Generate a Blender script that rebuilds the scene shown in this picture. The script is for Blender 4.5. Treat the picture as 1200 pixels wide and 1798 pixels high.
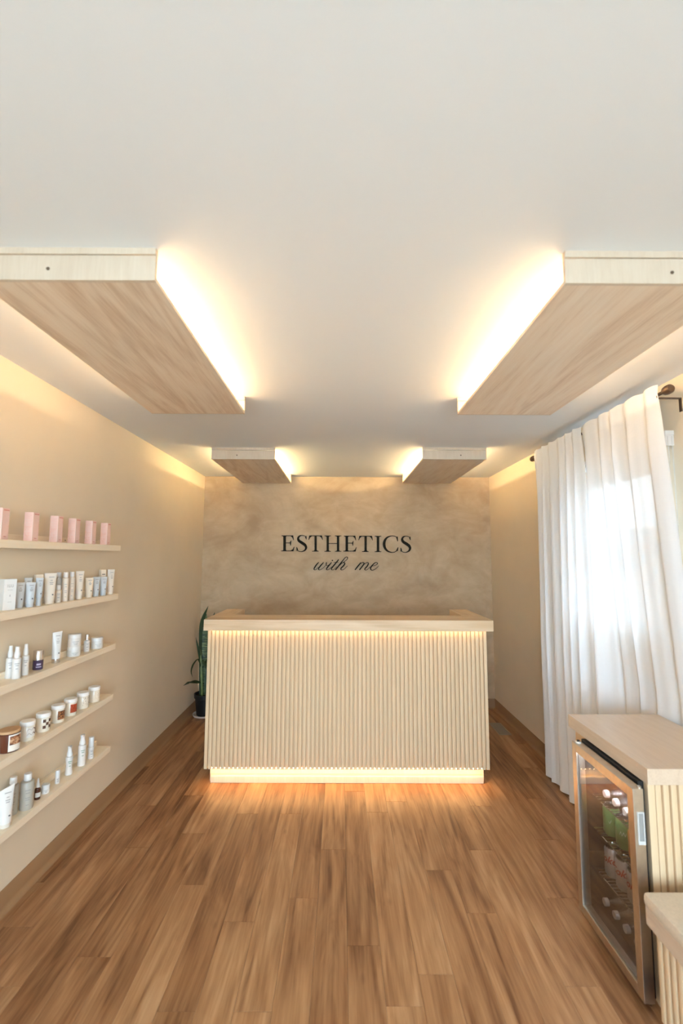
import bpy, bmesh, math, random
from mathutils import Vector, Matrix
random.seed(7)
sc = bpy.context.scene
COL = sc.collection
for o in list(bpy.data.objects): bpy.data.objects.remove(o)

# ------------------------------------------------------------------ camera
XL, XR, YB, HC = -1.4914, 1.6205, 4.9305, 2.44      # left wall, right wall, back wall, ceiling
YF = -1.9                                           # wall behind the camera
CAMH = 1.5673
pitch, yaw, roll = 0.09833, 0.00107, 0.003645
F = Vector((math.sin(yaw)*math.cos(pitch), math.cos(yaw)*math.cos(pitch), math.sin(pitch)))
Rv = Vector((math.cos(yaw), -math.sin(yaw), 0)); Uv = Rv.cross(F)
R2 = math.cos(roll)*Rv + math.sin(roll)*Uv; U2 = -math.sin(roll)*Rv + math.cos(roll)*Uv
cam = bpy.data.cameras.new('camera'); camo = bpy.data.objects.new('camera', cam); COL.objects.link(camo)
camo.matrix_world = Matrix(((R2.x, U2.x, -F.x, 0), (R2.y, U2.y, -F.y, 0), (R2.z, U2.z, -F.z, CAMH), (0, 0, 0, 1)))
cam.sensor_fit = 'VERTICAL'; cam.sensor_height = 36; cam.lens = 800/1798*36
cam.clip_start = 0.02
cam.dof.use_dof = True; cam.dof.focus_distance = 3.9; cam.dof.aperture_fstop = 2.4
sc.camera = camo

# ------------------------------------------------------------------ world: an even bright overcast sky
w = bpy.data.worlds.new('sky'); sc.world = w; w.use_nodes = True
bg = w.node_tree.nodes['Background']; bg.inputs[0].default_value = (0.62, 0.81, 1.0, 1); bg.inputs[1].default_value = 7.4

def portal(name, loc, rot, sx, sy):
    l = bpy.data.lights.new(name, 'AREA'); l.shape = 'RECTANGLE'; l.size = sx; l.size_y = sy
    l.cycles.is_portal = True
    o = bpy.data.objects.new(name, l); COL.objects.link(o); o.location = loc; o.rotation_euler = rot
    return o
WIN = dict(y0=2.33, y1=3.09, z0=1.16, z1=2.07)       # window in the right wall
RWIN = dict(x0=-1.25, x1=1.40, z0=0.35, z1=2.25)     # shop window behind the camera
portal('window_portal', (XR+0.13, (WIN['y0']+WIN['y1'])/2, (WIN['z0']+WIN['z1'])/2), (0, math.pi/2, 0), WIN['z1']-WIN['z0'], WIN['y1']-WIN['y0'])
portal('shop_window_portal', ((RWIN['x0']+RWIN['x1'])/2, YF-0.13, (RWIN['z0']+RWIN['z1'])/2), (math.pi/2, 0, 0), RWIN['x1']-RWIN['x0'], RWIN['z1']-RWIN['z0'])
# portals emit along local -Z: first one must face -X, second +Y
bpy.data.objects['shop_window_portal'].rotation_euler = (math.pi/2, 0, 0)

vs = sc.view_settings
vs.view_transform = 'Standard'; vs.look = 'None'; vs.gamma = 1; vs.use_curve_mapping = False
vs.exposure = 1.32
sc.cycles.max_bounces = 10; sc.cycles.diffuse_bounces = 6; sc.cycles.transparent_max_bounces = 12
LED_CEIL = 36.0
LED_DESK_TOP = 8.0
LED_DESK_FOOT = 22.0
WARM = (1.0, 0.76, 0.48)

# ------------------------------------------------------------------ materials
def nt(name):
    m = bpy.data.materials.new(name); m.use_nodes = True
    return m, m.node_tree.nodes, m.node_tree.links, m.node_tree.nodes['Principled BSDF']
MATS = {}
def plain(name, col, rough=0.6, metal=0.0, spec=0.5, noise=0.0, nscale=30, bump=0.0, bscale=200, coat=0.0, trans=0.0):
    if name in MATS: return MATS[name]
    m, N, L, b = nt(name)
    b.inputs['Roughness'].default_value = rough; b.inputs['Metallic'].default_value = metal
    b.inputs['Specular IOR Level'].default_value = spec; b.inputs['Coat Weight'].default_value = coat
    b.inputs['Transmission Weight'].default_value = trans
    b.inputs['Base Color'].default_value = (*col, 1)
    tc = N.new('ShaderNodeTexCoord')
    if noise:
        n = N.new('ShaderNodeTexNoise'); n.inputs['Scale'].default_value = nscale; n.inputs['Detail'].default_value = 4
        L.new(tc.outputs['Object'], n.inputs['Vector'])
        r = N.new('ShaderNodeValToRGB')
        r.color_ramp.elements[0].position = 0.3; r.color_ramp.elements[1].position = 0.7
        r.color_ramp.elements[0].color = (*[c*(1-noise) for c in col], 1); r.color_ramp.elements[1].color = (*[min(1, c*(1+noise)) for c in col], 1)
        L.new(n.outputs['Fac'], r.inputs['Fac']); L.new(r.outputs['Color'], b.inputs['Base Color'])
    if bump:
        n2 = N.new('ShaderNodeTexNoise'); n2.inputs['Scale'].default_value = bscale; n2.inputs['Detail'].default_value = 3
        L.new(tc.outputs['Object'], n2.inputs['Vector'])
        bp = N.new('ShaderNodeBump'); bp.inputs['Strength'].default_value = bump; bp.inputs['Distance'].default_value = 0.002
        L.new(n2.outputs['Fac'], bp.inputs['Height']); L.new(bp.outputs['Normal'], b.inputs['Normal'])
    MATS[name] = m
    return m

def wood(name, stops, axis=1, rough=0.5, fine=60, broad=5, stretch=14, bump=0.15, knots=0.0, spec=0.4, rand=0.0, streak=0.5, fig=0.0):
    """wood with grain along the given world axis; each object gets its own piece of grain"""
    if name in MATS: return MATS[name]
    m, N, L, b = nt(name)
    b.inputs['Roughness'].default_value = rough; b.inputs['Specular IOR Level'].default_value = spec
    g = N.new('ShaderNodeNewGeometry'); oi = N.new('ShaderNodeObjectInfo')
    off = N.new('ShaderNodeVectorMath'); off.operation = 'SCALE'; off.inputs[0].default_value = (37.1, 53.7, 71.3)
    L.new(oi.outputs['Random'], off.inputs['Scale'])
    add = N.new('ShaderNodeVectorMath'); L.new(g.outputs['Position'], add.inputs[0]); L.new(off.outputs[0], add.inputs[1])
    def grain(scale, st, detail, dist):
        mp = N.new('ShaderNodeMapping'); s = [scale]*3; s[axis] = scale/st; mp.inputs['Scale'].default_value = s
        L.new(add.outputs[0], mp.inputs['Vector'])
        n = N.new('ShaderNodeTexNoise'); n.inputs['Scale'].default_value = 1; n.inputs['Detail'].default_value = detail
        n.inputs['Distortion'].default_value = dist; n.inputs['Roughness'].default_value = 0.6
        L.new(mp.outputs['Vector'], n.inputs['Vector']); return n
    n1 = grain(broad*3, stretch*0.55, 3, 1.2); n2 = grain(fine*2.2, stretch*2.2, 4, 0.3)
    mx = N.new('ShaderNodeMix'); mx.data_type = 'FLOAT'; mx.inputs['Factor'].default_value = 1-streak
    L.new(n1.outputs['Fac'], mx.inputs['A']); L.new(n2.outputs['Fac'], mx.inputs['B'])
    val = mx.outputs['Result']
    if fig:
        mp = N.new('ShaderNodeMapping'); s = [9.0]*3; s[axis] = 0.9; mp.inputs['Scale'].default_value = s
        L.new(add.outputs[0], mp.inputs['Vector'])
        wn = N.new('ShaderNodeTexNoise'); wn.inputs['Scale'].default_value = 0.6; wn.inputs['Detail'].default_value = 2; wn.inputs['Distortion'].default_value = 0.4
        L.new(mp.outputs['Vector'], wn.inputs['Vector'])
        wk = N.new('ShaderNodeMath'); wk.operation = 'MULTIPLY'; wk.inputs[1].default_value = 42; L.new(wn.outputs['Fac'], wk.inputs[0])
        ws = N.new('ShaderNodeMath'); ws.operation = 'SINE'; L.new(wk.outputs[0], ws.inputs[0])
        wv = N.new('ShaderNodeMath'); wv.operation = 'MULTIPLY_ADD'; wv.inputs[1].default_value = 0.5; wv.inputs[2].default_value = 0.5; L.new(ws.outputs[0], wv.inputs[0])
        mw = N.new('ShaderNodeMix'); mw.data_type = 'FLOAT'; mw.inputs['Factor'].default_value = fig
        L.new(val, mw.inputs['A']); L.new(wv.outputs[0], mw.inputs['B']); val = mw.outputs['Result']
    if rand:
        ra = N.new('ShaderNodeMath'); ra.operation = 'MULTIPLY_ADD'; ra.inputs[1].default_value = rand; ra.inputs[2].default_value = -rand/2
        L.new(oi.outputs['Random'], ra.inputs[0])
        ad = N.new('ShaderNodeMath'); L.new(val, ad.inputs[0]); L.new(ra.outputs[0], ad.inputs[1]); val = ad.outputs[0]
    r = N.new('ShaderNodeValToRGB'); cr = r.color_ramp
    k = len(stops)
    cr.elements[0].position = 0.28; cr.elements[0].color = (*stops[0], 1)
    cr.elements[1].position = 0.72; cr.elements[1].color = (*stops[-1], 1)
    for i in range(1, k-1):
        e = cr.elements.new(0.28+0.44*i/(k-1)); e.color = (*stops[i], 1)
    L.new(val, r.inputs['Fac'])
    out = r.outputs['Color']
    if knots:
        mp = N.new('ShaderNodeMapping'); s = [7.0]*3; s[axis] = 3.2; mp.inputs['Scale'].default_value = s
        L.new(add.outputs[0], mp.inputs['Vector'])
        v = N.new('ShaderNodeTexVoronoi'); v.inputs['Scale'].default_value = 1; L.new(mp.outputs['Vector'], v.inputs['Vector'])
        kr = N.new('ShaderNodeValToRGB'); kr.color_ramp.elements[0].position = 0.03; kr.color_ramp.elements[1].position = 0.10
        kr.color_ramp.elements[0].color = (knots, knots, knots, 1); kr.color_ramp.elements[1].color = (0, 0, 0, 1)
        L.new(v.outputs['Distance'], kr.inputs['Fac'])
        km = N.new('ShaderNodeMix'); km.data_type = 'RGBA'
        km.inputs[7].default_value = (*[c*0.42 for c in stops[0]], 1)
        L.new(kr.outputs['Color'], km.inputs[0]); L.new(out, km.inputs[6]); out = km.outputs[2]
    L.new(out, b.inputs['Base Color'])
    if bump:
        bp = N.new('ShaderNodeBump'); bp.inputs['Strength'].default_value = bump; bp.inputs['Distance'].default_value = 0.001
        L.new(n2.outputs['Fac'], bp.inputs['Height']); L.new(bp.outputs['Normal'], b.inputs['Normal'])
    MATS[name] = m
    return m

def emit(name, col, strength):
    m, N, L, b = nt(name)
    b.inputs['Base Color'].default_value = (0.9, 0.85, 0.75, 1)
    b.inputs['Emission Color'].default_value = (*col, 1); b.inputs['Emission Strength'].default_value = strength
    return m

def pattern(name, cols, scale, rough=0.4, kind='noise', dist=0.6):
    """flat printed pattern: hard-edged patches of a few inks"""
    m, N, L, b = nt(name); b.inputs['Roughness'].default_value = rough
    tc = N.new('ShaderNodeTexCoord')
    if kind == 'noise':
        n = N.new('ShaderNodeTexNoise'); n.inputs['Scale'].default_value = scale; n.inputs['Distortion'].default_value = dist; n.inputs['Detail'].default_value = 3
        L.new(tc.outputs['Object'], n.inputs['Vector']); f = n.outputs['Fac']
    else:
        n = N.new('ShaderNodeTexVoronoi'); n.inputs['Scale'].default_value = scale; L.new(tc.outputs['Object'], n.inputs['Vector']); f = n.outputs['Distance']
    r = N.new('ShaderNodeValToRGB'); r.color_ramp.interpolation = 'CONSTANT'
    k = len(cols)
    lo, hi = (0.40, 0.60) if kind == 'noise' else (0.0, 0.7)
    r.color_ramp.elements[0].position = 0; r.color_ramp.elements[0].color = (*cols[0], 1)
    r.color_ramp.elements[1].position = hi; r.color_ramp.elements[1].color = (*cols[-1], 1)
    for i in range(1, k-1):
        e = r.color_ramp.elements.new(lo+(hi-lo)*(i-1)/(max(1, k-2))); e.color = (*cols[i], 1)
    L.new(f, r.inputs['Fac']); L.new(r.outputs['Color'], b.inputs['Base Color'])
    return m

WALL = plain('wall_paint', (0.745, 0.635, 0.485), 0.85, spec=0.25, noise=0.02, nscale=3, bump=0.12, bscale=260)
CEIL = plain('ceiling_paint', (0.765, 0.78, 0.785), 0.9, spec=0.2, bump=0.06, bscale=300)
BIRCH = wood('birch_plywood', [(0.63, 0.46, 0.315), (0.80, 0.655, 0.50), (0.86, 0.745, 0.60)], axis=1, rough=0.55, stretch=10, knots=0.0, fig=0.12, rand=0.1, broad=2.2)
BIRCH_X = wood('birch_edge', [(0.60, 0.48, 0.36), (0.65, 0.54, 0.415), (0.69, 0.59, 0.47)], axis=2, rough=0.55, stretch=6, broad=4, rand=0.1)
PINE = wood('pine_board', [(0.80, 0.66, 0.48), (0.87, 0.75, 0.58), (0.90, 0.80, 0.65)], axis=1, rough=0.5, stretch=18, knots=0.75, rand=0.1)
PINE_X = wood('pine_worktop', [(0.60, 0.41, 0.235), (0.69, 0.50, 0.315), (0.75, 0.575, 0.385)], axis=0, rough=0.42, stretch=16, rand=0.25, fig=0.2)
PINE_Y = wood('pine_wing', [(0.60, 0.41, 0.235), (0.69, 0.50, 0.315), (0.75, 0.575, 0.385)], axis=1, rough=0.42, stretch=16, rand=0.25, fig=0.2)
SLATM = wood('slat_wood', [(0.67, 0.485, 0.295), (0.71, 0.525, 0.33), (0.74, 0.56, 0.365)], axis=2, rough=0.6, stretch=20, rand=0.12)
COUNTER = wood('maple_counter', [(0.58, 0.43, 0.31), (0.65, 0.50, 0.37), (0.69, 0.55, 0.42)], axis=1, rough=0.28, stretch=12, rand=0.0, bump=0.05)
PLANK = wood('floor_plank', [(0.155, 0.062, 0.024), (0.285, 0.135, 0.058), (0.395, 0.210, 0.098), (0.50, 0.295, 0.155)], axis=1, rough=0.38, stretch=13, rand=0.16, broad=4.2, fine=40, fig=0.12, knots=0.3, bump=0.15, streak=0.58)
BASEB = plain('vinyl_baseboard', (0.33, 0.19, 0.095), 0.45)
WHITE = plain('white_plastic', (0.74, 0.71, 0.68), 0.35)
CREAM = plain('cream_plastic', (0.74, 0.65, 0.55), 0.4)
BLUEW = plain('pale_blue_plastic', (0.58, 0.60, 0.62), 0.4)
CAPW = plain('white_cap', (0.76, 0.74, 0.72), 0.3)
PRINT = plain('grey_print', (0.36, 0.34, 0.33), 0.6)
DARKP = plain('dark_print', (0.10, 0.09, 0.09), 0.6)
GREENP = plain('green_print', (0.16, 0.30, 0.18), 0.6)
SILVER = plain('silver_metal', (0.72, 0.70, 0.70), 0.25, metal=1.0)
STEEL = plain('brushed_steel', (0.66, 0.60, 0.52), 0.33, metal=1.0, noise=0.06, nscale=40)
CHROME = plain('chrome', (0.8, 0.8, 0.8), 0.12, metal=1.0)
BLACK = plain('black_plastic', (0.010, 0.010, 0.011), 0.35)
BLACKM = plain('fridge_liner', (0.030, 0.027, 0.025), 0.5)
BRONZE = plain('bronze_metal', (0.16, 0.105, 0.07), 0.4, metal=0.8)
SCREW = plain('dark_screw', (0.12, 0.08, 0.05), 0.5)
SIGN = plain('sign_black', (0.022, 0.018, 0.013), 0.8, spec=0.15)

def limewash():
    m, N, L, b = nt('limewash_plaster'); b.inputs['Roughness'].default_value = 0.62; b.inputs['Specular IOR Level'].default_value = 0.35
    tc = N.new('ShaderNodeTexCoord')
    def noise(sc_, det, dist, off):
        mp = N.new('ShaderNodeMapping'); mp.inputs['Location'].default_value = (off, off*2, off*3); mp.inputs['Scale'].default_value = (0.8, 1, 1.25)
        L.new(tc.outputs['Object'], mp.inputs['Vector'])
        n = N.new('ShaderNodeTexNoise'); n.inputs['Scale'].default_value = sc_; n.inputs['Detail'].default_value = det
        n.inputs['Distortion'].default_value = dist; n.inputs['Roughness'].default_value = 0.6
        L.new(mp.outputs['Vector'], n.inputs['Vector']); return n
    a = noise(1.7, 5, 1.2, 3.1); c = noise(6, 4, 0.8, 9.7)
    mx = N.new('ShaderNodeMix'); mx.data_type = 'FLOAT'; mx.inputs['Factor'].default_value = 0.35
    L.new(a.outputs['Fac'], mx.inputs['A']); L.new(c.outputs['Fac'], mx.inputs['B'])
    r = N.new('ShaderNodeValToRGB'); cr = r.color_ramp
    cr.elements[0].position = 0.34; cr.elements[0].color = (0.415, 0.298, 0.185, 1)
    cr.elements[1].position = 0.64; cr.elements[1].color = (0.60, 0.468, 0.32, 1)
    e = cr.elements.new(0.5); e.color = (0.505, 0.380, 0.248, 1)
    L.new(mx.outputs['Result'], r.inputs['Fac']); L.new(r.outputs['Color'], b.inputs['Base Color'])
    bp = N.new('ShaderNodeBump'); bp.inputs['Strength'].default_value = 0.15; bp.inputs['Distance'].default_value = 0.004
    L.new(c.outputs['Fac'], bp.inputs['Height']); L.new(bp.outputs['Normal'], b.inputs['Normal'])
    return m
LIME = limewash()

def sheer():
    m, N, L, b = nt('sheer_curtain'); N.remove(b)
    out = N['Material Output']
    tc = N.new('ShaderNodeTexCoord')
    d = N.new('ShaderNodeBsdfDiffuse'); d.inputs['Color'].default_value = (0.865, 0.88, 0.91, 1)
    t = N.new('ShaderNodeBsdfTranslucent'); t.inputs['Color'].default_value = (0.90, 0.88, 0.87, 1)
    tr = N.new('ShaderNodeBsdfTransparent'); tr.inputs['Color'].default_value = (1, 1, 1, 1)
    m1 = N.new('ShaderNodeMixShader'); m1.inputs[0].default_value = 0.06
    L.new(d.outputs[0], m1.inputs[1]); L.new(t.outputs[0], m1.inputs[2])
    # weave: slubs of thicker and thinner thread
    def slub(s):
        mp = N.new('ShaderNodeMapping'); mp.inputs['Scale'].default_value = s
        L.new(tc.outputs['Object'], mp.inputs['Vector'])
        n = N.new('ShaderNodeTexNoise'); n.inputs['Scale'].default_value = 1; n.inputs['Detail'].default_value = 2
        L.new(mp.outputs['Vector'], n.inputs['Vector']); return n
    a = slub((90, 90, 3)); c = slub((30, 30, 240))
    mu = N.new('ShaderNodeMath'); mu.operation = 'ADD'; L.new(a.outputs['Fac'], mu.inputs[0]); L.new(c.outputs['Fac'], mu.inputs[1])
    mr = N.new('ShaderNodeMapRange'); mr.inputs['From Min'].default_value = 0.7; mr.inputs['From Max'].default_value = 1.3
    mr.inputs['To Min'].default_value = 0.012; mr.inputs['To Max'].default_value = 0.034
    L.new(mu.outputs[0], mr.inputs['Value'])
    m2 = N.new('ShaderNodeMixShader'); L.new(mr.outputs['Result'], m2.inputs[0])
    L.new(m1.outputs[0], m2.inputs[1]); L.new(tr.outputs[0], m2.inputs[2])
    L.new(m2.outputs[0], out.inputs['Surface'])
    return m
SHEER = sheer()

def thin_glass(name, tint, refl=0.06, rough=0.0):
    m, N, L, b = nt(name); N.remove(b); out = N['Material Output']
    tr = N.new('ShaderNodeBsdfTransparent'); tr.inputs['Color'].default_value = (*tint, 1)
    gl = N.new('ShaderNodeBsdfGlossy'); gl.inputs['Roughness'].default_value = rough; gl.inputs['Color'].default_value = (1, 1, 1, 1)
    fr = N.new('ShaderNodeLayerWeight'); fr.inputs['Blend'].default_value = 0.5      # Schlick reflectance from the facing angle
    pw = N.new('ShaderNodeMath'); pw.operation = 'POWER'; pw.inputs[1].default_value = 5; L.new(fr.outputs['Facing'], pw.inputs[0])
    ad = N.new('ShaderNodeMath'); ad.operation = 'MULTIPLY_ADD'; ad.use_clamp = True; ad.inputs[1].default_value = 0.9; ad.inputs[2].default_value = 0.04+refl
    L.new(pw.outputs[0], ad.inputs[0])
    mx = N.new('ShaderNodeMixShader'); L.new(ad.outputs[0], mx.inputs[0]); L.new(tr.outputs[0], mx.inputs[1]); L.new(gl.outputs[0], mx.inputs[2])
    L.new(mx.outputs[0], out.inputs['Surface']); return m
GLASS = thin_glass('window_glass', (0.97, 0.98, 0.97), 0.0)
FGLASS = thin_glass('fridge_door_glass', (0.72, 0.70, 0.68), 0.05, 0.02)
BOTTLE = thin_glass('clear_plastic', (0.84, 0.87, 0.90), 0.36, 0.2)

# ------------------------------------------------------------------ mesh helpers
class MB:
    def __init__(s): s.v = []; s.f = []; s.m = []
    def add(s, vs_, fs, mi=0):
        k = len(s.v); s.v += [tuple(p) for p in vs_]
        for f in fs: s.f.append([i+k for i in f]); s.m.append(mi)
        return s
    def box(s, x0, x1, y0, y1, z0, z1, mi=0, c=0.0):
        if c <= 0:
            vs_ = [(x, y, z) for z in (z0, z1) for y in (y0, y1) for x in (x0, x1)]
            return s.add(vs_, [(0, 2, 3, 1), (4, 5, 7, 6), (0, 1, 5, 4), (2, 6, 7, 3), (0, 4, 6, 2), (1, 3, 7, 5)], mi)
        bm = bmesh.new(); bmesh.ops.create_cube(bm, size=1)
        for v in bm.verts: v.co = Vector(((x0+x1)/2+v.co.x*(x1-x0), (y0+y1)/2+v.co.y*(y1-y0), (z0+z1)/2+v.co.z*(z1-z0)))
        bmesh.ops.bevel(bm, geom=list(bm.edges), offset=c, segments=2, affect='EDGES', profile=0.6)
        bm.verts.index_update()
        s.add([v.co[:] for v in bm.verts], [[v.index for v in f.verts] for f in bm.faces], mi); bm.free(); return s
    def lathe(s, prof, cx=0, cy=0, cz=0, seg=20, mi=0, axis='z', sx=1.0, sy=1.0):
        vs_ = []; n = len(prof)
        for r, h in prof:
            for i in range(seg):
                a = 2*math.pi*i/seg
                p = (r*math.cos(a)*sx, r*math.sin(a)*sy, h)
                if axis == 'x': p = (p[2], p[0], p[1])
                elif axis == 'y': p = (p[1], p[2], p[0])
                vs_.append((p[0]+cx, p[1]+cy, p[2]+cz))
        fs = []
        for j in range(n-1):
            for i in range(seg):
                a, b_ = j*seg+i, j*seg+(i+1) % seg
                fs.append((a, b_, b_+seg, a+seg))
        fs.append(tuple(reversed(range(seg)))); fs.append(tuple(range((n-1)*seg, n*seg)))
        return s.add(vs_, fs, mi)
    def tube(s, pts, r, seg=8, mi=0):
        pts = [Vector(p) for p in pts]; vs_ = []; n = len(pts)
        for i, p in enumerate(pts):
            t = (pts[min(i+1, n-1)]-pts[max(i-1, 0)]).normalized()
            a = t.cross(Vector((0, 0, 1)))
            if a.length < 1e-4: a = t.cross(Vector((1, 0, 0)))
            a.normalize(); b_ = t.cross(a)
            rr = r[i] if isinstance(r, (list, tuple)) else r
            for k in range(seg):
                an = 2*math.pi*k/seg; vs_.append(p+rr*(math.cos(an)*a+math.sin(an)*b_))
        fs = []
        for j in range(n-1):
            for k in range(seg):
                a, b_ = j*seg+k, j*seg+(k+1) % seg; fs.append((a, b_, b_+seg, a+seg))
        fs.append(tuple(reversed(range(seg)))); fs.append(tuple(range((n-1)*seg, n*seg)))
        return s.add(vs_, fs, mi)
    def prism(s, poly, y0, y1, mi=0):
        """polygon in (x,z), extruded along y"""
        n = len(poly); vs_ = [(x, y0, z) for x, z in poly]+[(x, y1, z) for x, z in poly]
        fs = [tuple(range(n)), tuple(reversed(range(n, 2*n)))]+[(i, i+n, (i+1) % n+n, (i+1) % n) for i in range(n)]
        return s.add(vs_, fs, mi)
    def mesh(s, name, mats, smooth=False):
        me = bpy.data.meshes.new(name); me.from_pydata(s.v, [], s.f)
        for m in (mats if isinstance(mats, (list, tuple)) else [mats]): me.materials.append(m)
        for p, mi in zip(me.polygons, s.m): p.material_index = mi
        bm = bmesh.new(); bm.from_mesh(me); bmesh.ops.recalc_face_normals(bm, faces=bm.faces); bm.to_mesh(me); bm.free()
        if smooth:
            for p in me.polygons: p.use_smooth = True
            me.set_sharp_from_angle(angle=math.radians(38))
        return me
    def build(s, name, mats, parent=None, smooth=False, loc=None):
        return link(name, s.mesh(name, mats, smooth), parent, loc)

def link(name, me, parent=None, loc=None):
    o = bpy.data.objects.new(name, me); COL.objects.link(o)
    if parent is not None: o.parent = parent
    if loc is not None: o.location = loc
    return o
def empty(name, loc=(0, 0, 0), rz=0):
    o = bpy.data.objects.new(name, None); COL.objects.link(o); o.location = loc; o.rotation_euler = (0, 0, rz); o.empty_display_size = 0.05
    return o
def tag(o, label, cat, group=None):
    o['label'] = label; o['category'] = cat
    if group: o['group'] = group
    return o
def struct(o, label=None, cat=None):
    o['kind'] = 'structure'
    if label: o['label'] = label
    if cat: o['category'] = cat
    return o
def catmull(pts, sub=8):
    out = []; n = len(pts)
    for i in range(n-1):
        p0, p1, p2, p3 = pts[max(i-1, 0)], pts[i], pts[i+1], pts[min(i+2, n-1)]
        for k in range(sub):
            t = k/sub
            out.append(tuple(0.5*((2*b)+(-a+c)*t+(2*a-5*b+4*c-d)*t*t+(-a+3*b-3*c+d)*t**3) for a, b, c, d in zip(p0, p1, p2, p3)))
    out.append(tuple(pts[-1])); return out

# ================================================================== THE ROOM
# floor: a base slab with every plank laid on it
fl = MB().box(XL-0.1, XR+0.1, YF-0.1, YB+0.1, -0.10, -0.012).build('floor', plain('subfloor', (0.05, 0.03, 0.02), 0.8))
struct(fl, 'brown wood-look plank floor running towards the reception desk', 'floor')
PW, PL = 0.1328, 1.22
def plank_mesh(wd, ln):
    b = MB(); g = 0.0003; c = 0.0012
    x0, x1, y0, y1 = g, wd-g, g, ln-g
    top = [(x0+c, y0+c), (x1-c, y0+c), (x1-c, y1-c), (x0+c, y1-c)]; rim = [(x0, y0), (x1, y0), (x1, y1), (x0, y1)]
    vs_ = [(x, y, 0) for x, y in top]+[(x, y, -0.0007) for x, y in rim]+[(x, y, -0.012) for x, y in rim]
    b.add(vs_, [(0, 1, 2, 3)]+[(i, 4+i, 4+(i+1) % 4, (i+1) % 4) for i in range(4)]+[(4+i, 8+i, 8+(i+1) % 4, 4+(i+1) % 4) for i in range(4)])
    return b.mesh('plank', PLANK)
PLANK_CACHE = {}
ends = {0: 2.267, -1: 2.96, -4: 2.35, -5: 2.76, -6: 1.955, -10: 2.366, -9: 2.10, 2: 2.01, 4: 1.883, 1: 2.62, 3: 2.98, 5: 2.46, -2: 3.35, -3: 1.74, -7: 2.63, -8: 3.05}
k = -12
while True:
    x0 = -0.101+(k-1)*PW; x1 = x0+PW
    if x0 > XR: break
    a, b_ = max(x0, XL), min(x1, XR)
    if b_-a > 0.005:
        e = ends.get(k, 2.0+((k*0.437) % 1.22)); y = e-PL*math.ceil((e-YF)/PL)
        while y < YB:
            ya, yb = max(y, YF), min(y+PL, YB)
            if yb-ya > 0.02:
                key = (round(b_-a, 4), round(yb-ya, 4))
                if key not in PLANK_CACHE: PLANK_CACHE[key] = plank_mesh(*key)
                link('plank', PLANK_CACHE[key], fl, (a, ya, 0))
            y += PL
    k += 1

struct(MB().box(XL-0.1, XR+0.1, YF-0.1, YB+0.1, HC, HC+0.1).build('ceiling', CEIL), 'smooth off-white painted ceiling', 'ceiling')
struct(MB().box(XL-0.1, XL, YF, YB, -0.05, HC).build('wall_left', WALL), 'beige painted wall behind the product shelves', 'wall')
struct(MB().box(XL-0.1, XR+0.1, YB, YB+0.1, -0.05, HC).build('wall_back', LIME), 'mottled brown limewash accent wall behind the desk', 'wall')
wr = MB()
for (y0, y1, z0, z1) in ((YF, WIN['y0'], -0.05, HC), (WIN['y1'], YB, -0.05, HC), (WIN['y0'], WIN['y1'], -0.05, WIN['z0']), (WIN['y0'], WIN['y1'], WIN['z1'], HC)):
    wr.box(XR, XR+0.12, y0, y1, z0, z1)
struct(wr.build('wall_right', WALL), 'beige painted wall with the curtained window', 'wall')
wf = MB()
for (x0, x1, z0, z1) in ((XL, RWIN['x0'], -0.05, HC), (RWIN['x1'], XR, -0.05, HC), (RWIN['x0'], RWIN['x1'], -0.05, RWIN['z0']), (RWIN['x0'], RWIN['x1'], RWIN['z1'], HC)):
    wf.box(x0, x1, YF-0.1, YF, z0, z1)
struct(wf.build('wall_front', plain('white_wall_paint', (0.80, 0.79, 0.77), 0.85, spec=0.25)), 'white wall behind the viewer with the shop window', 'wall')

# vinyl cove baseboards
def baseboard(name, p0, p1, nrm, label):
    prof = [(0, 0.098), (0.003, 0.100), (0.006, 0.096), (0.006, 0.028), (0.010, 0.012), (0.020, 0.003), (0.026, 0.0), (0, 0.0)]
    b = MB(); n = len(prof); vs_ = []
    for P in (p0, p1):
        for d, h in prof: vs_.append((P[0]+nrm[0]*d, P[1]+nrm[1]*d, h))
    b.add(vs_, [tuple(range(n)), tuple(reversed(range(n, 2*n)))]+[(i, i+n, (i+1) % n+n, (i+1) % n) for i in range(n)])
    return struct(b.build(name, BASEB, None, True), label, 'baseboard')
baseboard('baseboard_left', (XL, YF), (XL, YB), (1, 0), 'brown vinyl baseboard under the shelf wall')
baseboard('baseboard_right', (XR, YF), (XR, YB), (-1, 0), 'brown vinyl baseboard under the window wall')
baseboard('baseboard_back', (XL, YB), (XR, YB), (0, -1), 'brown vinyl baseboard behind the desk')

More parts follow.
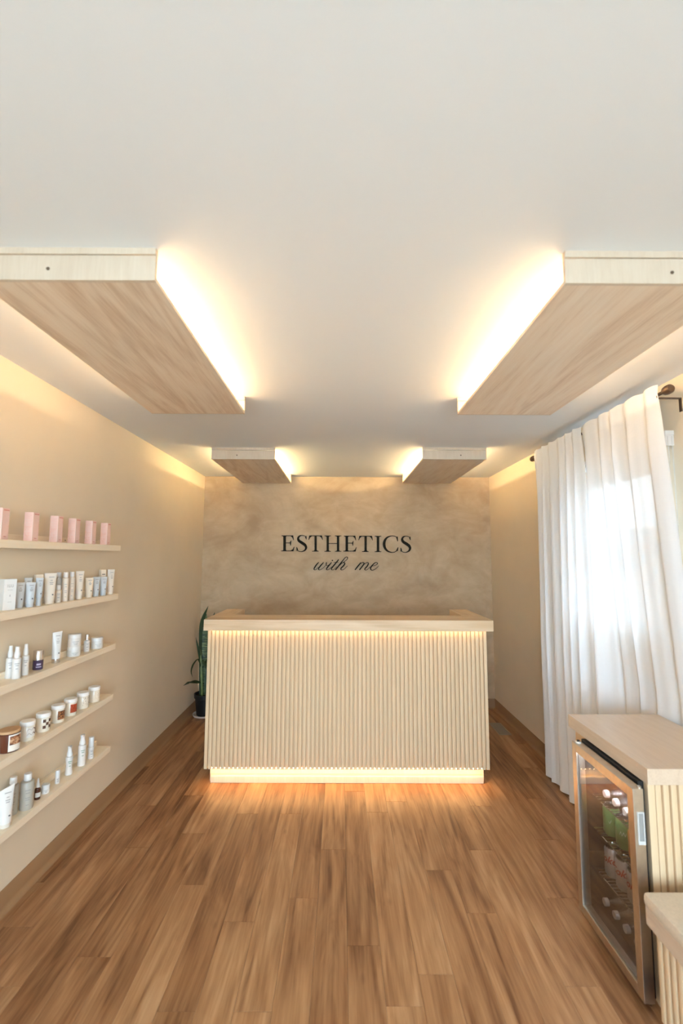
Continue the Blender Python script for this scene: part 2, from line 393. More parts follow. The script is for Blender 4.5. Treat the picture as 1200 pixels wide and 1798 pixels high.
# windows
def window(name, u0, u1, z0, z1, place, label, rail=None, mull=()):
    """place(u, d, z) maps along-wall, outward depth and height to the room"""
    root = empty(name, place((u0+u1)/2, 0.06, z0)); struct(root, label, 'window')
    def bx(nm, a0, a1, d0, d1, b0, b1, mat, par=root):
        p, q = place(a0, d0, b0), place(a1, d1, b1)
        b = MB().box(min(p[0], q[0]), max(p[0], q[0]), min(p[1], q[1]), max(p[1], q[1]), b0, b1)
        b.v = [tuple(Vector(v)-root.location) for v in b.v]
        return b.build(nm, mat, par)
    fw = 0.045
    bx('frame_side', u0, u0+fw, 0.03, 0.09, z0, z1, WHITE); bx('frame_side', u1-fw, u1, 0.03, 0.09, z0, z1, WHITE)
    bx('frame_head', u0+fw, u1-fw, 0.03, 0.09, z1-fw, z1, WHITE); bx('frame_sill', u0+fw, u1-fw, 0.03, 0.09, z0, z0+fw, WHITE)
    zs = [z0+fw]+([rail-0.02, rail+0.02] if rail else [])+[z1-fw]
    us = [u0+fw]+[q for m_ in mull for q in (m_-0.02, m_+0.02)]+[u1-fw]
    if rail: bx('meeting_rail', u0+fw, u1-fw, 0.035, 0.085, rail-0.02, rail+0.02, WHITE)
    for m_ in mull: bx('mullion', m_-0.02, m_+0.02, 0.035, 0.085, z0+fw, z1-fw, WHITE)
    for i in range(0, len(us), 2):
        for j in range(0, len(zs), 2):
            bx('pane', us[i], us[i+1], 0.058, 0.062, zs[j], zs[j+1], GLASS)
    return root
window('window_1', WIN['y0'], WIN['y1'], WIN['z0'], WIN['z1'], lambda u, d, z: (XR+d, u, z), 'white framed window behind the sheer curtains', rail=1.62)
window('window_2', RWIN['x0'], RWIN['x1'], RWIN['z0'], RWIN['z1'], lambda u, d, z: (u, YF-d, z), 'wide white framed shop window behind the viewer', mull=(0.07,))

# ground outside the windows
struct(MB().box(-30, 30, -30, 30, -0.6, -0.45).build('ground', plain('ground_concrete', (0.58, 0.57, 0.55), 0.9, noise=0.2, nscale=2)), 'pale concrete ground outside the building', 'ground')

fe = empty('dimming_fence', (5.2, 7.0, -0.45)); tag(fe, 'pale grey board fence added outside to dim the lower window behind the sheer curtains', 'fence')  # added fence: cuts the daylight through the lower part of the side window
fm = MB().box(-0.012, 0.012, -0.066, 0.066, 0, 2.55).mesh('fence_board', plain('weathered_board', (0.50, 0.47, 0.44), 0.85, noise=0.12, nscale=8))
for i in range(56): link('fence_board', fm, fe, (0, -4.0+i*0.145, 0))
for zz in (0.4, 2.1): MB().box(0.012, 0.05, -4.1, 4.1, zz, zz+0.09).build('fence_rail', MATS['weathered_board'], fe)

# ================================================================== CEILING LIGHT BOXES
def led_mat(name, col, s): return emit(name, col, s)
def light_box(xi, xo, y0, y1, label, col, strength):
    """wooden cloud panel: plywood panel on cleats, solid ends, open long sides with LED tape; xi inner, xo outer side"""
    x0, x1 = min(xi, xo), max(xi, xo); zb = 2.345
    root = empty('ceiling_light_box', ((x0+x1)/2, (y0+y1)/2, HC)); tag(root, label, 'ceiling light', 'wooden light boxes on the ceiling')
    L_ = root.location
    def bx(nm, a0, a1, b0, b1, c0, c1, mat, c=0.0):
        return MB().box(a0-L_.x, a1-L_.x, b0-L_.y, b1-L_.y, c0-L_.z, c1-L_.z, 0, c).build(nm, mat, root)
    bx('bottom_panel', x0, x1, y0+0.012, y1-0.012, zb, zb+0.012, BIRCH)
    for ya in (y0, y1-0.012):
        bx('end_board', x0, x1, ya, ya+0.012, zb, 2.419, BIRCH_X)
        bx('end_strip', x0, x1, ya-0.004 if ya == y0 else ya, ya+0.012, 2.4212, HC, BIRCH_X)
    m_in = led_mat('led_tape', col, strength); m_out = led_mat('led_tape_wall_side', col, strength*0.7)
    for s, xc in ((-1, x0+0.15), (1, x1-0.15)):
        m = m_in if s*(x0+x1) < 0 else m_out
        bx('cleat', xc-0.02, xc+0.02, y0+0.014, y1-0.014, zb+0.012, HC, PINE)
        xf = xc+s*0.020
        bx('led_strip', min(xf, xf+s*0.004), max(xf, xf+s*0.004), y0+0.04, y1-0.04, 2.368, 2.380, m)
    MB().lathe([(0.005, 0.0), (0.005, 0.0015), (0.003, 0.002)], seg=10).build('screw', SCREW, root, loc=(0.22*(1 if x0 > 0 else -1)*0.0+(-0.05 if x0 < 0 else 0.05), y0-0.0005-L_.y, 2.378-HC)).rotation_euler = (math.pi/2, 0, 0)
    return root
light_box(-0.530, -1.038, 1.220, 2.436, 'large-looking plywood light box on the ceiling nearest the viewer, above the shelf side', WARM, LED_CEIL)
light_box(0.637, 1.147, 1.225, 2.434, 'large-looking plywood light box on the ceiling nearest the viewer, beside the curtain rod', WARM, LED_CEIL)
light_box(-0.534, -1.043, 3.600, 4.790, 'plywood light box on the ceiling by the back wall, on the shelf side', (1.0, 0.80, 0.42), LED_CEIL*1.7)
light_box(0.650, 1.160, 3.572, 4.760, 'plywood light box on the ceiling by the back wall, on the window side', (1.0, 0.76, 0.42), LED_CEIL*1.8)

# ================================================================== RECEPTION DESK
def reception_desk():
    root = empty('reception_desk', (0.048, 3.6, 0)); tag(root, 'pale wood reception desk with a fluted slat front and lit edges', 'desk')
    O = root.location
    def bx(nm, a0, a1, b0, b1, c0, c1, mat, c=0.0, par=root):
        return MB().box(a0-O.x, a1-O.x, b0-O.y, b1-O.y, c0-O.z, c1-O.z, 0, c).build(nm, mat, par)
    X0, X1 = -0.938, 1.032; YS = 3.290; ZB, ZT = 0.113, 1.052
    bx('front_panel', X0+0.02, X1-0.02, YS+0.016, YS+0.032, ZB+0.004, ZT, SLATM)
    bx('side_panel', X0, X0+0.022, YS, 3.86, ZB, ZT, SLATM, 0.002); bx('side_panel', X1-0.022, X1, YS, 3.86, ZB, ZT, SLATM, 0.002)
    # slats
    n = 65; xa, xb = X0+0.024, X1-0.024; p = (xb-xa)/n; wd = p-0.0080; d = 0.016
    prof = [(-wd/2, d), (-wd/2, 0.004), (-wd/2*0.88, 0.0011), (-wd/2*0.62, 0), (wd/2*0.62, 0), (wd/2*0.88, 0.0011), (wd/2, 0.004), (wd/2, d)]
    b = MB(); k = len(prof); vs_ = [(x, y, z) for z in (ZB, ZT) for x, y in prof]
    b.add(vs_, [tuple(range(k)), tuple(reversed(range(k, 2*k)))]+[(i, i+k, (i+1) % k+k, (i+1) % k) for i in range(k)])
    me = b.mesh('slat', SLATM, True)
    for i in range(n): link('slat', me, root, (xa+p*(i+0.5)-O.x, YS-O.y, 0))
    # worktop: front run of three boards and two wings
    TX0, TX1, TY0, TY1, TZ0, TZ1 = -0.957, 1.070, 3.245, 3.520, 1.052, 1.128
    bx('worktop_edge', TX0, TX1, TY0, TY0+0.019, TZ0, TZ1, PINE_X, 0.002)
    ys = [TY0+0.019, TY0+0.115, TY0+0.195, TY1]
    for i in range(3): bx('worktop_board', TX0, TX1, ys[i]+0.0003, ys[i+1]-0.0003, TZ0+0.03, TZ1, PINE_X, 0.001)
    bx('wing_board', TX0, TX0+0.150, TY1, 3.90, TZ0+0.005, TZ1, PINE_Y, 0.002); bx('wing_board', TX1-0.150, TX1, TY1, 3.92, TZ0+0.005, TZ1, PINE_Y, 0.002)
    # foot
    bx('toe_board', -0.915, 1.012, 3.372, 3.39, 0, ZB+0.003, BIRCH_X)
    b = MB(); c = 0.006
    x0, x1, y0, y1 = -0.902-O.x, 1.000-O.x, 3.338-O.y, 3.372-O.y
    poly = [(y0, 0.002), (y0, 0.044), (y0+c, 0.050), (y1, 0.050), (y1, 0.002)]
    b.add([(x, y, z) for x in (x0, x1) for y, z in poly], [tuple(range(5)), tuple(reversed(range(5, 10)))]+[(i, i+5, (i+1) % 5+5, (i+1) % 5) for i in range(5)])
    b.build('plinth', BIRCH_X, root)
    bx('side_return', -0.915, -0.897, 3.39, 3.84, 0, ZB+0.003, BIRCH_X); bx('side_return', 0.994, 1.012, 3.39, 3.84, 0, ZB+0.003, BIRCH_X)
    bx('base_board', X0+0.022, X1-0.022, YS+0.032, 3.42, ZB, ZB+0.018, SLATM)
    lt = emit('led_tape_desk_top', (1.0, 0.70, 0.36), LED_DESK_TOP); lf = emit('led_tape_desk_foot', (1.0, 0.64, 0.27), LED_DESK_FOOT)
    bx('led_strip', X0+0.02, X1-0.02, 3.2665, 3.2745, TZ0+0.006, TZ0+0.0095, lt)
    bx('led_channel', X0+0.02, X1-0.02, 3.2645, 3.2765, TZ0+0.0098, TZ0+0.0298, SILVER)
    bx('led_strip', X0+0.03, X1-0.03, 3.308, 3.316, ZB-0.001, ZB+0.003, lf)
    return root
reception_desk()

# ================================================================== WALL LETTERING
def sign_pt(px, py):
    """a measured point of the lettering to a place on the back wall"""
    dx, dy = px-600, py-899
    d = F+R2*(dx/800)-U2*(dy/800); t = (YB-0.006)/d.y
    return (d.x*t, CAMH+d.z*t)
SY0, SY1 = YB-0.012, YB-0.0005
def ribbon(b, pts, cv, sub=8):
    c = catmull(pts, sub); n = len(c); l, r = [], []
    for i, (x, y, wd) in enumerate(c):
        a, e = c[max(i-1, 0)], c[min(i+1, n-1)]
        tx, ty = e[0]-a[0], e[1]-a[1]; q = math.hypot(tx, ty) or 1
        nx, ny = -ty/q, tx/q
        l.append(cv(x+nx*wd/2, y+ny*wd/2)); r.append(cv(x-nx*wd/2, y-ny*wd/2))
    for i in range(n-1): b.prism([l[i], l[i+1], r[i+1], r[i]], SY0, SY1)
def letter_E(b, cv, ox, oy=0):
    P = lambda poly: b.prism([cv(ox+x, oy+y) for x, y in poly], SY0, SY1)
    P([(78, 84), (122, 84), (122, 356), (78, 356)])
    P([(48, 82), (250, 82), (250, 94), (48, 94)]); P([(250, 82), (263, 166), (254, 160), (236, 118), (205, 94)])
    P([(40, 347), (255, 347), (255, 359), (40, 359)]); P([(255, 359), (272, 280), (262, 284), (244, 324), (205, 347)])
    P([(122, 206), (200, 206), (200, 218), (122, 218)]); P([(218, 172), (208, 176), (192, 206), (175, 206), (175, 218), (192, 218), (202, 254), (211, 260)])
    for (y0, y1) in ((94, 104), (347, 337)): P([(62, y0), (78, y0), (78, y1)]); P([(122, y0), (138, y0), (122, y1)])
def letter_T(b, cv, ox, oy=0):
    P = lambda poly: b.prism([cv(ox+x, oy+y) for x, y in poly], SY0, SY1)
    P([(626, 90), (666, 90), (666, 358), (626, 358)]); P([(535, 83), (757, 83), (757, 95), (535, 95)])
    P([(535, 83), (520, 162), (529, 158), (548, 118), (580, 95)]); P([(757, 83), (773, 162), (764, 158), (745, 118), (712, 95)])
    P([(582, 354), (700, 354), (700, 365), (582, 365)]); P([(606, 354), (626, 354), (626, 340)]); P([(666, 354), (686, 354), (666, 340)])
def letter_I(b, cv, x0, x1, oy=0):
    P = lambda poly: b.prism([cv(x, oy+y) for x, y in poly], SY0, SY1)
    P([(x0, 88), (x1, 88), (x1, 362), (x0, 362)])
    for (ya, yb, yc) in ((84, 95, 107), (356, 367, 344)):
        P([(x0-37, ya), (x1+37, ya), (x1+37, yb), (x0-37, yb)]); m_ = yb if yc > yb else ya
        P([(x0-18, m_), (x0, m_), (x0, yc)]); P([(x1, m_), (x1+18, m_), (x1, yc)])
def letter_S(b, cv, ox, oy=0):
    ribbon(b, [(x+ox, y+oy, q) for x, y, q in [(480, 106, 9), (445, 88, 10), (402, 82, 13), (358, 97, 26), (338, 137, 37), (356, 178, 45), (408, 213, 50), (458, 250, 47), (478, 296, 37), (456, 341, 25), (402, 366, 13), (355, 360, 10), (318, 338, 10)]], cv, 5)
    P = lambda poly: b.prism([cv(ox+x, oy+y) for x, y in poly], SY0, SY1)
    P([(474, 96), (483, 86), (487, 152), (478, 150), (462, 112)]); P([(309, 286), (319, 288), (336, 330), (322, 346), (312, 356)])
def letter_C(b, cv, oy=0):
    ribbon(b, [(x, y+oy, q) for x, y, q in [(902, 118, 10), (858, 97, 12), (800, 91, 15), (728, 114, 27), (684, 166, 40), (669, 235, 46), (686, 305, 40), (732, 356, 27), (802, 379, 15), (860, 370, 12), (905, 338, 10)]], cv, 5)
    P = lambda poly: b.prism([cv(x, oy+y) for x, y in poly], SY0, SY1)
    P([(893, 104), (908, 100), (912, 186), (902, 184), (882, 118)]); P([(919, 290), (908, 292), (885, 340), (885, 360), (908, 352)])
cvA = lambda x, y: sign_pt(490+x/10, 932+y/10)
cvB = lambda x, y: sign_pt(608+x/10, 932+y/10)
sg = empty('wall_lettering', (0.058, YB-0.006, 1.61)); tag(sg, 'dark serif capital letters reading ESTHETICS on the limewash wall', 'sign')
def glyph(root, nm, fn):
    b = MB(); fn(b); b.v = [tuple(Vector(v)-root.location) for v in b.v]; return b.build(nm, SIGN, root)
def letter_H(b, cv):
    letter_I(b, cv, 838, 878); letter_I(b, cv, 1020, 1060); b.prism([cv(x, y) for x, y in ((870, 217), (1028, 217), (1028, 228), (870, 228))], SY0, SY1)
for nm, fn in (('letter_e', lambda b: letter_E(b, cvA, 0)), ('letter_s', lambda b: letter_S(b, cvA, 0)), ('letter_t', lambda b: letter_T(b, cvA, 0)), ('letter_h', lambda b: letter_H(b, cvA)),
               ('letter_e', lambda b: letter_E(b, cvA, 1093, 5)), ('letter_t', lambda b: letter_T(b, cvB, -302, 6)), ('letter_i', lambda b: letter_I(b, cvB, 540, 582, 6)), ('letter_c', lambda b: letter_C(b, cvB)), ('letter_s', lambda b: letter_S(b, cvB, 647, 13))):
    glyph(sg, nm, fn)
cvW = lambda x, y: sign_pt(545+x/17.143, 972+y/17.143)
cvM = lambda x, y: sign_pt(610+x/17.143, 972+y/17.143)
s2 = empty('script_lettering', (0.058, YB-0.006, 1.40)); tag(s2, 'dark slanted script lettering reading with me under the capitals', 'sign')
STW = [[(258, 262, 22), (190, 335, 36), (128, 430, 34), (116, 475, 24), (148, 493, 15), (200, 462, 13), (250, 405, 11)],
       [(405, 264, 22), (330, 345, 36), (262, 432, 34), (252, 476, 24), (290, 493, 15), (355, 460, 13), (430, 392, 13), (478, 330, 14), (497, 268, 18)],
       [(497, 266, 26), (480, 305, 26), (492, 352, 18), (522, 364, 14), (565, 335, 11)],
       [(645, 264, 22), (575, 345, 36), (504, 434, 34), (490, 476, 24), (522, 493, 15), (575, 468, 13), (645, 395, 11)],
       [(858, 178, 30), (760, 300, 36), (660, 420, 36), (638, 470, 24), (668, 493, 15), (722, 474, 13), (800, 390, 11)],
       [(702, 268, 11), (775, 263, 14), (852, 264, 11)],
       [(760, 492, 34), (878, 345, 36), (978, 215, 28), (1052, 122, 20), (1105, 102, 20), (1130, 135, 20), (1092, 195, 16), (1020, 245, 14), (930, 312, 12)],
       [(890, 358, 12), (955, 290, 18), (1018, 270, 24), (1042, 305, 33), (998, 372, 37), (934, 436, 34), (924, 478, 24), (958, 496, 15), (1020, 470, 13), (1080, 412, 13), (1126, 368, 11)]]
STM = [[(412, 272, 30), (322, 380, 36), (236, 492, 32)], [(325, 378, 11), (400, 302, 15), (468, 268, 20), (508, 290, 28), (478, 352, 34), (368, 492, 32)],
       [(462, 372, 11), (540, 300, 15), (605, 268, 20), (640, 298, 28), (602, 378, 36), (542, 446, 34), (530, 482, 24), (568, 497, 15), (622, 466, 13), (695, 392, 11)],
       [(722, 377, 11), (800, 370, 14), (878, 337, 16), (914, 298, 20), (890, 270, 20), (832, 280, 24), (752, 358, 33), (706, 430, 36), (716, 482, 28), (762, 502, 18), (832, 474, 15), (900, 420, 13), (950, 366, 11)]]
def wword(b):
    for st in STW: ribbon(b, st, cvW, 6)
    b.prism([cvW(670+20*math.cos(a*math.pi/6), 208+20*math.sin(a*math.pi/6)) for a in range(12)], SY0, SY1)
def mword(b):
    for st in STM: ribbon(b, st, cvM, 6)
glyph(s2, 'word_with', wword); glyph(s2, 'word_me', mword)

# ================================================================== FLOOR VENT
def floor_vent():
    cx, cy = 1.468, 4.358; root = empty('floor_vent', (cx, cy, 0)); tag(root, 'tan metal floor vent beside the desk on the window side', 'vent')
    m = plain('vent_metal', (0.36, 0.29, 0.21), 0.45, metal=0.3); W_, L_ = 0.056, 0.145
    b = MB()
    for a in ((-W_, -W_+0.012, -L_, L_), (W_-0.012, W_, -L_, L_), (-W_+0.012, W_-0.012, -L_, -L_+0.012), (-W_+0.012, W_-0.012, L_-0.012, L_)): b.box(*a, 0, 0.005)
    b.build('frame', m, root); MB().box(-W_+0.012, W_-0.012, -L_+0.012, L_-0.012, 0.0002, 0.001).build('duct_shade', BLACK, root)  # flat black sheet: painted shade of the opening between the louvers
    me = MB().box(-0.043, 0.043, -0.0045, 0.0045, 0.001, 0.004).mesh('louver', m)
    for i in range(17): link('louver', me, root, (0, -0.125+i*0.0156, 0))
floor_vent()

# ================================================================== SNAKE PLANT
def snake_plant():
    cx, cy = -1.345, 4.70
    sau = MB().lathe([(0.095, 0), (0.112, 0.004), (0.118, 0.022), (0.114, 0.022), (0.108, 0.008), (0.0, 0.008)], seg=32).build('plant_saucer', plain('saucer_clay', (0.62, 0.55, 0.47), 0.5), None, True, (cx, cy, 0))
    tag(sau, 'pale round saucer under the black plant pot', 'saucer')
    root = empty('potted_snake_plant', (cx, cy, 0.0085)); tag(root, 'snake plant in a black pot in the corner behind the desk', 'plant')
    MB().lathe([(0.078, 0), (0.082, 0.004), (0.100, 0.165), (0.108, 0.168), (0.110, 0.205), (0.104, 0.205), (0.098, 0.175), (0.0, 0.172)], seg=32).build('pot', BLACK, root, True)
    MB().lathe([(0.098, 0.172), (0.090, 0.180), (0.04, 0.185), (0, 0.184)], seg=24).build('soil', plain('soil', (0.035, 0.022, 0.014), 0.95, noise=0.4, nscale=90), root)
    m, N, L, b_ = nt('snake_leaf'); b_.inputs['Roughness'].default_value = 0.4
    tc = N.new('ShaderNodeTexCoord'); mp = N.new('ShaderNodeMapping'); mp.inputs['Scale'].default_value = (8, 8, 60)
    n = N.new('ShaderNodeTexNoise'); n.inputs['Scale'].default_value = 1.0; n.inputs['Distortion'].default_value = 1.5
    L.new(tc.outputs['Object'], mp.inputs['Vector']); L.new(mp.outputs['Vector'], n.inputs['Vector'])
    r = N.new('ShaderNodeValToRGB'); r.color_ramp.elements[0].position = 0.42; r.color_ramp.elements[0].color = (0.022, 0.050, 0.014, 1)
    r.color_ramp.elements[1].position = 0.62; r.color_ramp.elements[1].color = (0.16, 0.22, 0.075, 1)
    L.new(n.outputs['Fac'], r.inputs['Fac']); L.new(r.outputs['Color'], b_.inputs['Base Color']); VAR = m
    DK = plain('dark_leaf', (0.025, 0.052, 0.018), 0.4, noise=0.3, nscale=20); LG = plain('light_leaf', (0.14, 0.19, 0.05), 0.4, noise=0.3, nscale=25)
    def pt(px, py, dy=0):
        d = F+R2*((px-600)/800)-U2*((py-899)/800); t = (cy+dy)/d.y
        return (d.x*t-cx, dy, CAMH+d.z*t-0.0085)
    def leaf(ctrl, widths, mat, face=0.0, edge=None):
        """ctrl: measured points with depth offset; cupped blade with thickness"""
        c = catmull([tuple(p)+(wd,) for p, wd in zip(ctrl, widths)], 6); n_ = len(c); vs_ = []; fs = []
        across = Vector((math.cos(face), math.sin(face), 0))
        for i, (x, y, z, wd) in enumerate(c):
            t = (Vector(c[min(i+1, n_-1)][:3])-Vector(c[max(i-1, 0)][:3])).normalized()
            a = across-t*across.dot(t)
            if a.length < 0.2: a = Vector((0, 1, 0))-t*t.y
            a.normalize(); nn = t.cross(a)
            for q, (u, v) in enumerate(((-1, 0.0), (-0.5, 0.14), (0, 0.2), (0.5, 0.14), (1, 0.0), (0.5, 0.05), (0, 0.1), (-0.5, 0.05))):
                p = Vector((x, y, z))+a*(u*wd)+nn*(v*wd*(1 if q < 5 else 1)-(0.0015 if q >= 5 else 0)); vs_.append(p)
        for i in range(n_-1):
            for q in range(8): fs.append((i*8+q, i*8+(q+1) % 8, (i+1)*8+(q+1) % 8, (i+1)*8+q))
        fs.append(tuple(range(8))); fs.append(tuple(reversed(range((n_-1)*8, n_*8))))
        MB().add(vs_, fs).build('leaf', mat, root, True)
    leaf([pt(352, 1226, -.02), pt(352, 1160, -.02), pt(353, 1105, -.02), pt(358, 1083, -.02), pt(366, 1064, -.02)], [.010, .012, .018, .017, .001], DK, 0.5)
    leaf([pt(355, 1226, -.04), pt(354, 1190, -.05), pt(353, 1158, -.05), pt(352, 1140, -.05)], [.009, .010, .008, .001], LG, 0.2)
    leaf([pt(358, 1226, .01), pt(359, 1170, .0), pt(359, 1125, .0), pt(360, 1095, .0), pt(363, 1078, .0)], [.016, .028, .034, .026, .002], VAR, 0.1)
    leaf([pt(352, 1160, -.03), pt(349, 1142, -.07), pt(344, 1119, -.10)], [.011, .012, .001], DK, 0.2)
    leaf([pt(353, 1170, -.05), pt(348, 1158, -.09), pt(340, 1166, -.14), pt(336, 1178, -.18), pt(338, 1189, -.17)], [.008, .010, .011, .009, .001], DK, 1.2)
    leaf([pt(354, 1199, -.04), pt(343, 1197, -.14), pt(333, 1198, -.26), pt(322, 1204, -.40)], [.007, .015, .014, .001], DK, 1.3)
    leaf([pt(364, 1226, -.02), pt(362, 1205, -.03), pt(364, 1180, -.03), pt(368, 1150, -.02)], [.010, .018, .016, .001], DK, 0.3)
    leaf([pt(355, 1160, -.05), pt(360, 1168, -.06), pt(368, 1182, -.06)], [.010, .018, .002], DK, 0.6)
    leaf([pt(356, 1172, -.03), pt(364, 1158, -.03), pt(376, 1150, -.02)], [.006, .012, .001], DK, 0.9)
    leaf([pt(370, 1226, .03), pt(372, 1150, .04), pt(374, 1095, .04), pt(377, 1075, .04)], [.012, .022, .018, .001], DK, 0.2)
snake_plant()

# ================================================================== WALL SHELVES
SHZ = [1.634, 1.334, 1.031, 0.728, 0.424]; SHX = -1.391; SHY1 = 2.887; SHY0 = 1.05
SLAB = ['topmost pine ledge on the wall, holding the pink boxes', 'second pine ledge from the top, crowded with tubes and bottles', 'middle pine ledge on the wall, holding the purple bottle', 'pine ledge on the wall holding the row of candles', 'lowest pine ledge on the wall, with frosted bottles and pumps']
for i, z in enumerate(SHZ):
    root = empty('wall_shelf', (XL, (SHY0+SHY1)/2, z-0.034)); tag(root, SLAB[i], 'shelf', 'pine wall ledges'); O = root.location
    bx = lambda nm, a0, a1, b0, b1, c0, c1, mat, c=0: MB().box(a0-O.x, a1-O.x, b0-O.y, b1-O.y, c0-O.z, c1-O.z, 0, c).build(nm, mat, root)
    bx('shelf_board', XL+0.0005, SHX, SHY0, SHY1, z-0.034, z, PINE, 0.0015)
    bx('back_rail', XL+0.0005, XL+0.017, SHY0, SHY1-0.002, z, z+0.030, PINE, 0.001)
    for yy in (2.13, 2.44, 2.80):
        MB().lathe([(0.0035, 0), (0.0035, 0.001), (0.002, 0.0014)], seg=10, axis='x').build('screw', SCREW, root, loc=(0.0170, yy-O.y-0.013*i, z+0.016-O.z))

# ------------------------------------------------------------------ cosmetics
CAMF = -0.85       # default direction products face (radians from +x towards the viewer)
def print_lines(root, spec, mat=None, nm='print'):
    """spec: (side offset, z, half width, half height, depth) small printed lines facing local +x"""
    b = MB()
    for u, z, hw, hh, d in spec: b.add([(d, u-hw, z-hh), (d, u+hw, z-hh), (d, u+hw, z+hh), (d, u-hw, z+hh)], [(0, 1, 2, 3)])
    return b.build(nm, mat or PRINT, root)
def squeeze_tube(x, y, z, r, h, mat, label, group, face=CAMF, caph=0.018, capr=0.92, capmat=None, cat='tube', slant=0.0):
    root = empty('squeeze_tube', (x, y, z), face); tag(root, label, cat, group)
    MB().lathe([(r*capr*0.97, 0), (r*capr, 0.002), (r*capr, caph)], seg=20).build('cap', capmat or mat, root, True)
    b = MB(); seg = 24; rings = []
    for t in (0, 0.08, 0.3, 0.5, 0.7, 0.85, 0.94, 1.0):
        zz = caph+0.0006+(h-caph)*t; dx = r*(1-t)**0.8+0.0012*(t > 0.9)+0.0006; dy = r*(1+0.16*t)
        rings.append([(dx*math.cos(2*math.pi*i/seg), dy*math.sin(2*math.pi*i/seg), zz+slant*t*math.sin(2*math.pi*i/seg)*r*1.1) for i in range(seg)])
    vs_ = [p for R_ in rings for p in R_]; fs = []
    for j in range(len(rings)-1):
        for i in range(seg): fs.append((j*seg+i, j*seg+(i+1) % seg, (j+1)*seg+(i+1) % seg, (j+1)*seg+i))
    fs += [tuple(reversed(range(seg))), tuple(range((len(rings)-1)*seg, len(rings)*seg))]
    b.add(vs_, fs).build('tube_body', mat, root, True)
    crimp = MB().box(-0.0014, 0.0014, -r*1.165, r*1.165, h-0.006, h); 
    crimp.v = [(p[0], p[1], p[2]+slant*(p[1]/r)*r*0.95) for p in crimp.v]; crimp.build('crimp', mat, root)
    def dep(t): return r*(1-t)**0.8+0.0022
    H_ = h-caph
    sp = [(0.15*r, caph+H_*t, r*q, 0.0016, dep(t-0.03)) for t, q in ((0.86, 0.5), (0.74, 0.22), (0.66, 0.36), (0.6, 0.3))]
    print_lines(root, sp)
    print_lines(root, [(0.45*r, caph+H_*0.22, r*0.14, 0.003, dep(0.19)*0.97)], DARKP)
    return root
def carton(x, y, z, wx, wy, h, mat, label, group, face=0.0, name='carton', lines=True, cat='box'):
    root = empty(name, (x, y, z), face); tag(root, label, cat, group)
    MB().box(-wx/2, wx/2, -wy/2, wy/2, 0, h, 0, 0.0012).build('box_body', mat, root)
    MB().box(-wx/2+0.002, wx/2-0.002, -wy/2+0.002, wy/2-0.002, h, h+0.0008).build('top_flap', mat, root)
    if lines:
        print_lines(root, [(0, h*0.82, wy*0.32, 0.0022, wx/2+0.0006), (0, h*0.62, wy*0.10, 0.003, wx/2+0.0006), (0, h*0.5, wy*0.2, 0.0012, wx/2+0.0006)], DARKP)
    return root
def round_bottle(x, y, z, r, h, body, capm, label, group, caph=0.02, capr=0.75, neck=0.003, name='bottle', face=CAMF, lines=True, shoulder=0.008, waist=0.0, cat='bottle'):
    root = empty(name, (x, y, z), face); tag(root, label, cat, group)
    hb = h-caph-neck
    MB().lathe([(r*0.94, 0), (r, 0.003), (r*(1-waist), hb*0.5), (r, hb-shoulder), (r*0.9, hb-shoulder*0.3), (r*capr*0.8, hb), (r*capr*0.8, h-caph)], seg=22).build('bottle_body', body, root, True)
    MB().lathe([(r*capr, h-caph), (r*capr, h-0.002), (r*capr*0.93, h)], seg=22).build('cap', capm, root, True)
    if lines:
        b = MB()
        for t, q in ((0.72, 0.42), (0.62, 0.3), (0.45, 0.35), (0.38, 0.3), (0.2, 0.2)):
            arc_patch(b, r+0.0006, -q, q, hb*t-0.0012, hb*t+0.0012)
        b.build('print', PRINT, root)
    return root
def arc_patch(b, r, a0, a1, z0, z1, seg=6, mi=0):
    vs_ = []; fs = []
    for i in range(seg+1):
        a = a0+(a1-a0)*i/seg; vs_ += [(r*math.cos(a), r*math.sin(a), z0), (r*math.cos(a), r*math.sin(a), z1)]
    for i in range(seg): fs.append((2*i, 2*i+2, 2*i+3, 2*i+1))
    b.add(vs_, fs, mi)
def jar(x, y, z, r, h, body, lidm, label, group, lidh=0.016, name='jar', face=CAMF, lines=True, cat='jar'):
    root = empty(name, (x, y, z), face); tag(root, label, cat, group)
    MB().lathe([(r*0.92, 0), (r*0.985, 0.004), (r*0.985, h-lidh-0.004), (r*0.9, h-lidh)], seg=28).build('jar_body', body, root, True)
    MB().lathe([(r, h-lidh), (r, h-0.003), (r*0.95, h)], seg=28).build('lid', lidm, root, True)
    if lines:
        b = MB()
        for t, q in ((0.62, 0.5), (0.45, 0.35), (0.3, 0.25)): arc_patch(b, r*0.985+0.0005, -q, q, (h-lidh)*t-0.001, (h-lidh)*t+0.001)
        b.build('print', PRINT, root)
    return root
